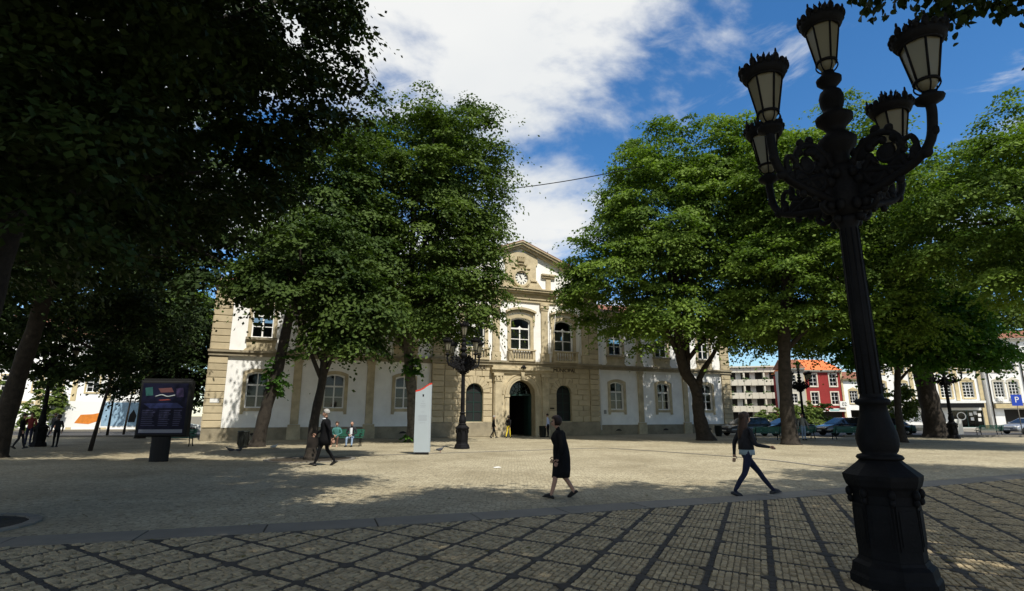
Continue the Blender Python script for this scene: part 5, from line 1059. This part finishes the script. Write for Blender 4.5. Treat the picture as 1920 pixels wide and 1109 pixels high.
def person(label, loc, rz, H, pose, cols, group=None, hair='short', haircol=(.016, .012, .009), extra=None, lod=1, k_=1.0):
    """local frame: x is the way the person faces, y the person's left, z up"""
    o = empty('person', loc, rz, label, 'person', group); s = H / 1.75
    V = lambda x, y, z: Vector((x * s, y * s, z * s))
    p = dict(pose); L_ = p.get('lean', .0); pz = p.get('pelvis', .95); px_ = p.get('px', 0.)
    pel = V(px_, 0, pz); chest = V(px_ + L_ * .4, 0, pz + .38); nb = V(px_ + L_ * .52, 0, pz + .52); hd = V(px_ + L_ * .6 + p.get('hx', .02), 0, pz + .68)
    fat = p.get('fat', 1.)
    vt = {'pel': (pel, (.135 * s * fat, .115 * s * fat)), 'waist': (pel.lerp(chest, .5), (.125 * s * fat, .11 * s * fat)), 'chest': (chest, (.155 * s, .12 * s * fat)), 'nb': (nb, .07 * s), 'neck': (nb.lerp(hd, .45), .052 * s),
          'jaw': (hd + V(.025, 0, -.045), (.062 * s, .068 * s)), 'head': (hd + V(0, 0, .045), (.077 * s, .094 * s)), 'top': (hd + V(-.01, 0, .115), (.05 * s, .06 * s)), 'nose': (hd + V(.112, 0, .0), .012 * s)}
    sg = [('pel', 'waist', 1), ('waist', 'chest', 1), ('chest', 'nb', 1), ('nb', 'neck', 0), ('neck', 'jaw', 0), ('jaw', 'head', 0), ('head', 'top', 0), ('jaw', 'nose', 0)]
    for sd_, y in (('L', 1), ('R', -1)):
        leg = p[sd_]; (kx, kz), (ax, az), tp = leg[:3]; ly = leg[3] if len(leg) > 3 else .09
        vt['hip' + sd_] = (pel + V(0, y * .09, -.06), .092 * s * fat); vt['kn' + sd_] = (V(kx, y * ly, kz), .06 * s); vt['an' + sd_] = (V(ax, y * ly, az), .042 * s)
        vt['cf' + sd_] = (V(kx, y * ly, kz).lerp(V(ax, y * ly, az), .35) + V(-.015, 0, 0), .057 * s)
        vt['to' + sd_] = (V(ax + .17 * math.cos(tp), y * (ly + .02), az - .05 + .17 * math.sin(tp)), (.03 * s, .04 * s))
        sg += [('pel', 'hip' + sd_, 2), ('hip' + sd_, 'kn' + sd_, 2), ('kn' + sd_, 'cf' + sd_, p.get('shin', 2)), ('cf' + sd_, 'an' + sd_, p.get('shin', 2)), ('an' + sd_, 'to' + sd_, 3)]
        (ex, ey, ez), (wx_, wy, wz) = p['a' + sd_]
        sh_ = chest + V(0, y * .175, .085); el = V(ex, y * ey, ez); wr = V(wx_, y * wy, wz); dr_ = (wr - el).normalized(); pm_ = wr + dr_ * .075 * s
        vt['sh' + sd_] = (sh_, .066 * s); vt['el' + sd_] = (el, .048 * s); vt['wr' + sd_] = (wr, .033 * s); vt['pa' + sd_] = (pm_, (.022 * s, .042 * s))
        sg += [('chest', 'sh' + sd_, 1), ('sh' + sd_, 'el' + sd_, 1), ('el' + sd_, 'wr' + sd_, 1), ('wr' + sd_, 'pa' + sd_, 0)]
    body = skin_body(sg, vt, 'body', o, 'pel')
    mats = [M_skin] + cols
    for m_ in mats: body.materials.append(m_)
    A = np.array([vt[a][0] for a, b, _ in sg]); B = np.array([vt[b][0] for a, b, _ in sg]); Mi = np.array([c for *_, c in sg]); D = B - A; DD = (D * D).sum(1) + 1e-9
    rm = np.array([np.mean(vt[a][1]) + np.mean(vt[b][1]) for a, b, _ in sg]) / 2
    pc = np.empty(len(body.polygons) * 3); body.polygons.foreach_get('center', pc); pc = pc.reshape(-1, 3)
    t_ = np.clip(((pc[:, None] - A) * D).sum(2) / DD, 0, 1); ds = np.linalg.norm(pc[:, None] - (A + t_[..., None] * D), axis=2) / rm
    body.polygons.foreach_set('material_index', Mi[ds.argmin(1)].astype(np.int32)); body.polygons.foreach_set('use_smooth', [True] * len(body.polygons))
    bm2 = bmesh.new(); bm2.from_mesh(body)
    if lod:      # five bent fingers rooted in each palm, eyes and ears
        mb = MB()
        for sd_, y in (('L', 1), ('R', -1)):
            pm_ = vt['pa' + sd_][0]; dr_ = (pm_ - vt['wr' + sd_][0]).normalized(); side = Vector((1, 0, 0)) - dr_ * dr_.x
            side = side.normalized() if side.length > .2 else Vector((0, 0, 1)); nrm = dr_.cross(side)
            for f_, (o_, ln) in enumerate(((-.03, .062), (-.01, .075), (.01, .078), (.03, .068))):
                b0 = pm_ + side * o_ * s + dr_ * .015 * s; b1 = b0 + (dr_ * .6 + nrm * -y * .12).normalized() * ln * .55 * s + dr_ * .02 * s; b2 = b1 + (dr_ * .7 - nrm * y * .5).normalized() * ln * .5 * s
                mb.tube([b0, b1, b2], [.0095 * s, .009 * s, .007 * s], 5)
            b0 = pm_ + side * .03 * s - dr_ * .03 * s; mb.tube([b0, b0 + (side * .6 + dr_ * .6).normalized() * .04 * s, b0 + (side * .45 + dr_ * .9).normalized() * .075 * s], [.012 * s, .011 * s, .008 * s], 5)
        for y in (-1, 1): mb.ball(hd + V(-.005, y * .085, .01), (.02 * s, .012 * s, .032 * s), 6, 5)
        tm = mb.mesh('tmp', M_skin); bm2.from_mesh(tm); bpy.data.meshes.remove(tm)
    bm2.to_mesh(body); bm2.free(); link('body', body, o)
    if lod:
        for y in (-1, 1):
            e = MB(); e.ball(hd + V(.082, y * .032, .04), (.012 * s, .014 * s, .01 * s), 6, 4); e.obj('eye', M_iron2, o)
        mo_ = MB(); mo_.ball(hd + V(.083, 0, -.045), (.012 * s, .026 * s, .008 * s), 6, 4); mo_.obj('mouth', mat('lips', (.3, .11, .09), .5), o)
    M_h = mat('hair_%d' % int(sum(haircol) * 1000), haircol, .6, .4, 20)
    h = MB(); n = 14; rg = []
    lo = {'short': -.35, 'bald': -.45, 'long': -.9, 'bob': -.8}[hair]
    for j in range(8):
        a = R(88) - (R(88) - math.asin(max(lo, -.95))) * j / 7; rr = []
        for i in range(n):
            t2 = 2 * PI * i / n; x, y, z = math.cos(a) * math.cos(t2), math.cos(a) * math.sin(t2), math.sin(a); front = x > .52; kk = {'short': 1.03, 'bald': 1., 'bob': 1.2, 'long': 1.14}[hair]
            if front and z < .4: z = .4 + (z - .4) * .08; x *= .85
            rr.append(hd + V(x * .112 * kk - .016 * kk, y * .096 * kk, z * .118 * (kk * .5 + .5) + .052))
        rg.append(rr)
    if hair == 'bald': pass
    h.rings(rg, True); 
    if hair == 'long':
        rr = []
        for z, r0, xo in ((.10, .09, -.03), (.02, .118, -.045), (-.08, .13, -.06), (-.17, .135, -.08), (-.27, .12, -.10), (-.36, .085, -.11), (-.41, .03, -.11)): rr.append([hd + V(xo + .082 * math.cos(2 * PI * i / 10), r0 * math.sin(2 * PI * i / 10), z) for i in range(10)])
        h.rings(rr, True)
    if hair != 'none' and hair != 'bald': h.obj('hair', M_h, o)
    if hair == 'bald':
        h2 = MB(); rr = []
        for z, k2 in ((.06, .99), (.02, 1.04), (-.03, 1.0)): rr.append([hd + V(-.02 + (.092 * k2) * math.cos(a), .085 * k2 * math.sin(a), z) for a in [R(75) + R(210) * i / 12 for i in range(13)]])
        n2 = 13; h2.add([q for r_ in rr for q in r_], [(a * n2 + i, a * n2 + i + 1, (a + 1) * n2 + i + 1, (a + 1) * n2 + i) for a in range(2) for i in range(n2 - 1)], True); h2.obj('hair', M_h, o)
    for sd_, y in (('L', 1), ('R', -1)):       # shoes
        an = vt['an' + sd_][0]; tp = p[sd_][2]; ly = an.y; f_ = Vector((math.cos(tp), 0, math.sin(tp))); u_ = Vector((-math.sin(tp), 0, math.cos(tp))); c0 = an - u_ * .052 * s; rr = []
        for q, w_, h_ in ((-.075, .02, .03), (-.065, .036, .06), (-.02, .04, .075), (.05, .043, .06), (.12, .046, .045), (.17, .036, .035), (.19, .015, .02)):
            rr.append([c0 + f_ * q * s + Vector((0, y * .012 * s + w_ * s * math.cos(t2), 0)) + u_ * (h_ * s * (.5 + .5 * math.sin(t2)) - .028 * s) for t2 in [2 * PI * i / 10 for i in range(10)]])
        sm_ = MB(); sm_.rings(rr, True); sm_.obj('shoe', cols[2], o)
    if extra: extra(o, V, vt, s)
    return o
def loft_z(rings):            # rings: (x, z, rx, ry)
    mb = MB(); rg = []
    for c, rx, ry in rings: rg.append([(c[0] + rx * math.cos(2 * PI * i / 18) * (1 + .03 * math.sin(5 * 2 * PI * i / 18)), c[1] + ry * math.sin(2 * PI * i / 18), c[2]) for i in range(18)])
    mb.rings(rg, True); return mb
STAND = {'L': ((.01, .5), (0, .08), 0), 'R': ((.02, .5), (.02, .08), 0), 'aL': ((-.02, .25, 1.12), (.06, .26, .88)), 'aR': ((-.02, .25, 1.12), (.06, .26, .88))}
def walk(front='L', st=.55, arms=.25, **k_):
    b = 'R' if front == 'L' else 'L'; h2 = st / 2
    d = {front: ((h2 * .62, .52), (h2 + .02, .09), .2), b: ((-h2 * .2, .49), (-h2 - .06, .14), -.55), 'a' + front: ((-arms * .6, .27, 1.12), (-arms * .9, .26, .88)), 'a' + b: ((arms * .2, .26, 1.12), (arms * 1.1, .24, .92)), 'lean': .05, 'pelvis': .93}
    d.update(k_); return d
M_suit = mat('suit_black', (.007, .007, .008), .9, .3, 8, .3, 9, spec=.1); M_shoeb = mat('shoe_black', (.012, .011, .01), .4); M_shirt = mat('shirt_white', (.6, .62, .64), .8)
M_jean = mat('jeans_navy', (.012, .016, .04), .9, .4, 12, .9, 11); M_jean2 = mat('jeans_pale', (.22, .30, .42), .9, .2, 12); M_denim = mat('jacket_dark', (.018, .018, .022), .9, .4, 10, .9, 10)
M_grey_h = (.28, .27, .25)
def suit_extra(o, V, vt, s):
    pel, ch = vt['pel'][0], vt['chest'][0]
    loft_z([(pel + V(.02, 0, -.3), .19 * s, .205 * s), (pel + V(.015, 0, -.1), .18 * s, .2 * s), (pel + V(.01, 0, .12), .155 * s, .185 * s), (ch + V(.005, 0, -.03), .155 * s, .2 * s), (ch + V(0, 0, .08), .135 * s, .19 * s), (ch + V(0, 0, .145), .08 * s, .11 * s)]).obj('jacket', M_suit, o)
    m_ = MB(); c = ch + V(.145, 0, 0); m_.add([c + V(.02, -.05, .14), c + V(.02, .05, .14), c + V(.03, 0, -.1)], [(0, 1, 2)]); m_.obj('shirt_front', M_shirt, o)
    m_ = MB(); c = ch + V(.06, 0, .15); m_.lathe([(.07 * s, -.02), (.068 * s, .025)], 10, tuple(c)); m_.obj('collar', M_shirt, o)
man = person('man in a dark suit striding left with a briefcase', (-6.15, 18.9, 0), R(188), 1.80, walk('L', .5, .28, aR=((.12, .26, 1.16), (.34, .25, .98))), [M_suit, M_suit, M_shoeb], 'people on the plaza', 'short', M_grey_h, suit_extra)
bc = empty('briefcase', (-6.58, 19.1, .58), R(188), 'dark briefcase carried by the man in the suit', 'briefcase')
m = MB(); m.box(-.22, .22, -.05, .05, -.02, .32); m.obj('case', mat('briefcase_leather', (.02, .015, .012), .5), bc)
m = MB(); m.tube(catmull([(-.07, 0, .32), (-.06, 0, .385), (.06, 0, .385), (.07, 0, .32)], 3), .012, 6); m.obj('handle', M_shoeb, bc)
def dress_extra(o, V, vt, s):
    pel, ch = vt['pel'][0], vt['chest'][0]
    loft_z([(V(.02, 0, .44), .20 * s, .19 * s), (V(.0, 0, .6), .2 * s, .205 * s), (pel + V(-.01, 0, -.08), .19 * s, .215 * s), (pel + V(0, 0, .05), .185 * s, .205 * s), (pel + V(.01, 0, .2), .165 * s, .185 * s), (ch + V(.02, 0, -.04), .175 * s, .19 * s), (ch + V(.0, 0, .08), .14 * s, .18 * s), (ch + V(-.005, 0, .145), .085 * s, .11 * s)]).obj('dress', M_black, o)
    for sd_ in 'LR':
        m_ = MB(); a, b = vt['sh' + sd_][0], vt['el' + sd_][0]; m_.tube([a, a.lerp(b, .5), b, b.lerp(vt['wr' + sd_][0], .6)], [.075 * s, .072 * s, .062 * s, .055 * s], 10); m_.obj('sleeve', M_black, o)
person('woman in a long black dress and sandals walking left', (.99, 11.62, 0), R(186), 1.58, walk('L', .46, .12, fat=1.12, shin=0, lean=.1, hx=.05, aL=((.02, .26, 1.12), (.12, .26, .86)), aR=((-.02, .26, 1.12), (.1, .26, .88))), [M_black, M_black, M_shoeb], 'people on the plaza', 'bob', (.02, .01, .007), dress_extra)
def jean_extra(o, V, vt, s):
    pel, ch = vt['pel'][0], vt['chest'][0]
    loft_z([(pel + V(.01, 0, .06), .155 * s, .18 * s), (pel + V(.01, 0, .2), .145 * s, .17 * s), (ch + V(.01, 0, -.03), .155 * s, .185 * s), (ch + V(0, 0, .08), .13 * s, .18 * s), (ch + V(0, 0, .14), .08 * s, .1 * s)]).obj('jacket', M_denim, o)
    loft_z([(pel + V(.02, 0, -.05), .16 * s, .165 * s), (pel + V(.02, 0, .03), .155 * s, .165 * s), (pel + V(.02, 0, .075), .15 * s, .165 * s)]).obj('shirt_hem', mat('shirt_paleblue', (.30, .38, .42), .8), o)
    m_ = MB(); c = ch + V(.135, 0, 0); m_.add([c + V(.015, -.06, .12), c + V(.015, .06, .12), c + V(.035, .02, -.2), c + V(.035, -.02, -.2)], [(0, 1, 2, 3)]); m_.obj('shirt_front', MATS['shirt_paleblue'], o)
person('young woman with long hair and dark jeans striding right', (4.86, 11.95, 0), R(8), 1.70, walk('L', .86, .3, fat=1.12, pelvis=.885, R=((-.12, .455), (-.38, .11), -.3), L=((.31, .475), (.60, .10), .12), aR=((.08, .25, 1.05), (.42, .16, 1.0)), aL=((-.1, .27, 1.08), (-.12, .27, .84))), [M_denim, M_jean, mat('sneaker', (.03, .03, .035), .7)], 'people on the plaza', 'long', (.028, .013, .008), jean_extra)
SIT = {'L': ((.42, .47), (.46, .08), 0, .16), 'R': ((.42, .47), (.42, .08), 0, .14), 'aL': ((.05, .28, .72), (.30, .08, .62)), 'aR': ((.05, .28, .72), (.30, .06, .63)), 'pelvis': .52, 'lean': .06}
def open_jacket(o, V, vt, s):
    ch = vt['chest'][0]; rr = []
    for z, k2 in ((-.37, 1.02), (-.2, 1.03), (-.03, 1.05), (.09, .98)): rr.append([ch + V(.012 + .15 * k2 * math.cos(a_), .072 * math.sin(a_) / .62, z) for a_ in [R(-40) + R(80) * i / 8 for i in range(9)]])
    m_ = MB(); m_.add([q for r_ in rr for q in r_], [(a_ * 9 + i, a_ * 9 + i + 1, (a_ + 1) * 9 + i + 1, (a_ + 1) * 9 + i) for a_ in range(3) for i in range(8)], True); m_.obj('shirt_front', M_shirt, o)
person('bald man in a dark jacket and pale jeans seated on a bench', (-8.55, 30.5, 0), R(-92), 1.72, SIT, [M_denim, M_jean2, M_shoeb], 'people on the plaza', 'bald', (.4, .38, .36), open_jacket)
person('seated person in brown trousers mostly hidden behind the suited man', (-9.35, 30.5, 0), R(-88), 1.68, SIT, [mat('coat_teal', (.05, .16, .15), .8), mat('trousers_brown', (.09, .045, .03), .9), mat('shoe_tan', (.45, .3, .2), .6)], 'people on the plaza', 'short', (.05, .03, .02))
person('person in black walking beside the hall portal', (-1.35, 41.8, 0), R(10), 1.6, walk('L', .4, .1, fat=1.1), [M_black, M_black, M_shoeb], 'people on the plaza', 'short', M_grey_h)
person('person in bright yellow trousers by the hall door', (-.27, 41.9, 0), R(60), 1.6, walk('R', .3, .2), [M_black, mat('trousers_yellow', (.62, .48, .04), .8), M_shoeb], 'people on the plaza', 'bob', (.02, .015, .01))
person('person in a pale blue shirt standing by the grey bin', (2.75, 43.4, 0), R(160), 1.72, dict(STAND, lean=.08), [mat('shirt_lilac', (.42, .46, .62), .8), M_black, M_shoeb], 'people on the plaza', 'short')
person('man in a grey shirt and pale jeans standing before the parked cars', (19.55, 38.3, 0), R(-90), 1.72, dict(STAND, aL=((-.02, .3, 1.14), (.02, .33, .9)), aR=((-.02, .3, 1.14), (.02, .33, .9))), [mat('shirt_grey', (.26, .25, .22), .85), M_jean2, M_shoeb], 'people on the plaza', 'short')
person('lone dark figure walking away at the left', (-35.0, 43.5, 0), R(80), 1.78, walk('R', .4, .15), [M_denim, M_jean, M_shoeb], 'people on the plaza', 'short')
person('dark coated person at the left edge in the shade', (-24.4, 28.4, 0), R(20), 1.7, walk('L', .3, .1), [M_black, M_denim, M_shoeb], 'people on the plaza', 'short')
person('person in a dark hood standing second from the left edge', (-23.9, 30.0, 0), R(150), 1.62, STAND, [M_denim, M_black, M_shoeb], 'people on the plaza', 'bob')
person('person with a dark red top among the shaded group', (-26.2, 31.0, 0), R(-60), 1.75, STAND, [mat('top_red', (.16, .02, .02), .8), M_jean, M_shoeb], 'people on the plaza', 'short')

# ================================================================== PIGEONS
M_pig = mat('pigeon_grey', (.055, .058, .068), .7, .4, 30); M_pig2 = mat('pigeon_pale', (.4, .4, .38), .7, .3, 30)
def pigeon(label, loc, rz, mm):
    o = empty('pigeon', loc, rz, label, 'pigeon', 'pigeons on the paving'); b = MB(); rr = []
    for x, z, r_ in ((-.2, .115, .012), (-.14, .12, .035), (-.06, .13, .062), (.03, .145, .07), (.09, .165, .055), (.12, .195, .036), (.135, .225, .033), (.155, .24, .03), (.18, .24, .012)): rr.append([(x, r_ * math.cos(2 * PI * i / 10), z + r_ * math.sin(2 * PI * i / 10)) for i in range(10)])
    b.rings(rr, True); b.obj('body', mm, o)
    for s_ in (-1, 1):
        w = MB(); w.ball((-.05, s_ * .055, .14), (.13, .018, .045), 8, 5); w.obj('wing', mm, o); l = MB(); l.tube([(.01, s_ * .03, .09), (.0, s_ * .03, .02), (.035, s_ * .03, .006)], .008, 5); l.obj('leg', mat('pigeon_leg', (.3, .1, .08), .6), o)
    k2 = MB(); k2.tube([(.178, 0, .24), (.21, 0, .232)], [.008, .002], 5); k2.obj('beak', M_iron2, o); t = MB(); t.box(-.3, -.16, -.035, .035, .1, .116); t.obj('tail', mm, o)
pigeon('grey pigeon facing left beside another pigeon', (-12.45, 25.4, 0), R(200), M_pig)
pigeon('grey pigeon facing right beside another pigeon', (-12.0, 25.3, 0), R(-20), M_pig)
pigeon('lone pigeon right of the information pylon', (-3.2, 25.6, 0), R(20), M_pig)
pigeon('pale pigeon near the slender tree', (-11.6, 28, 0), R(10), M_pig2)
fl_ = MB(); rl = random.Random(3)
for q in range(420):
    bx_, by_, sp_ = rl.choice(((-7.5, 21.6, 2.6), (-6, 34, 3.5), (12.5, 37, 4), (16, 32, 3), (2, 9, 5), (-6, 10, 3), (7, 9, 5), (24, 34, 3)))
    x, y = bx_ + rl.gauss(0, sp_), by_ + rl.gauss(0, sp_ * .7); a = rl.uniform(0, 6.28); z = .022 if below_band(x, y) else .012; l = rl.uniform(.03, .06)
    if y < 3: continue
    P_ = [Vector((x, y, z)) + Vector((math.cos(a + t) * l * k_, math.sin(a + t) * l * k_, rl.uniform(0, .012))) for t, k_ in ((0, 1.1), (1.2, .6), (PI, 1), (-1.2, .6))]; fl_.add(P_, [(0, 1, 2, 3)], False, rl.random())
tag(fl_.obj('fallen_leaves', mat('dry_leaf', (.12, .10, .03), .9, .0, tint=.5)), 'scattered fallen leaves on the paving', 'leaves', kind='stuff')
print('objects', len(bpy.data.objects))
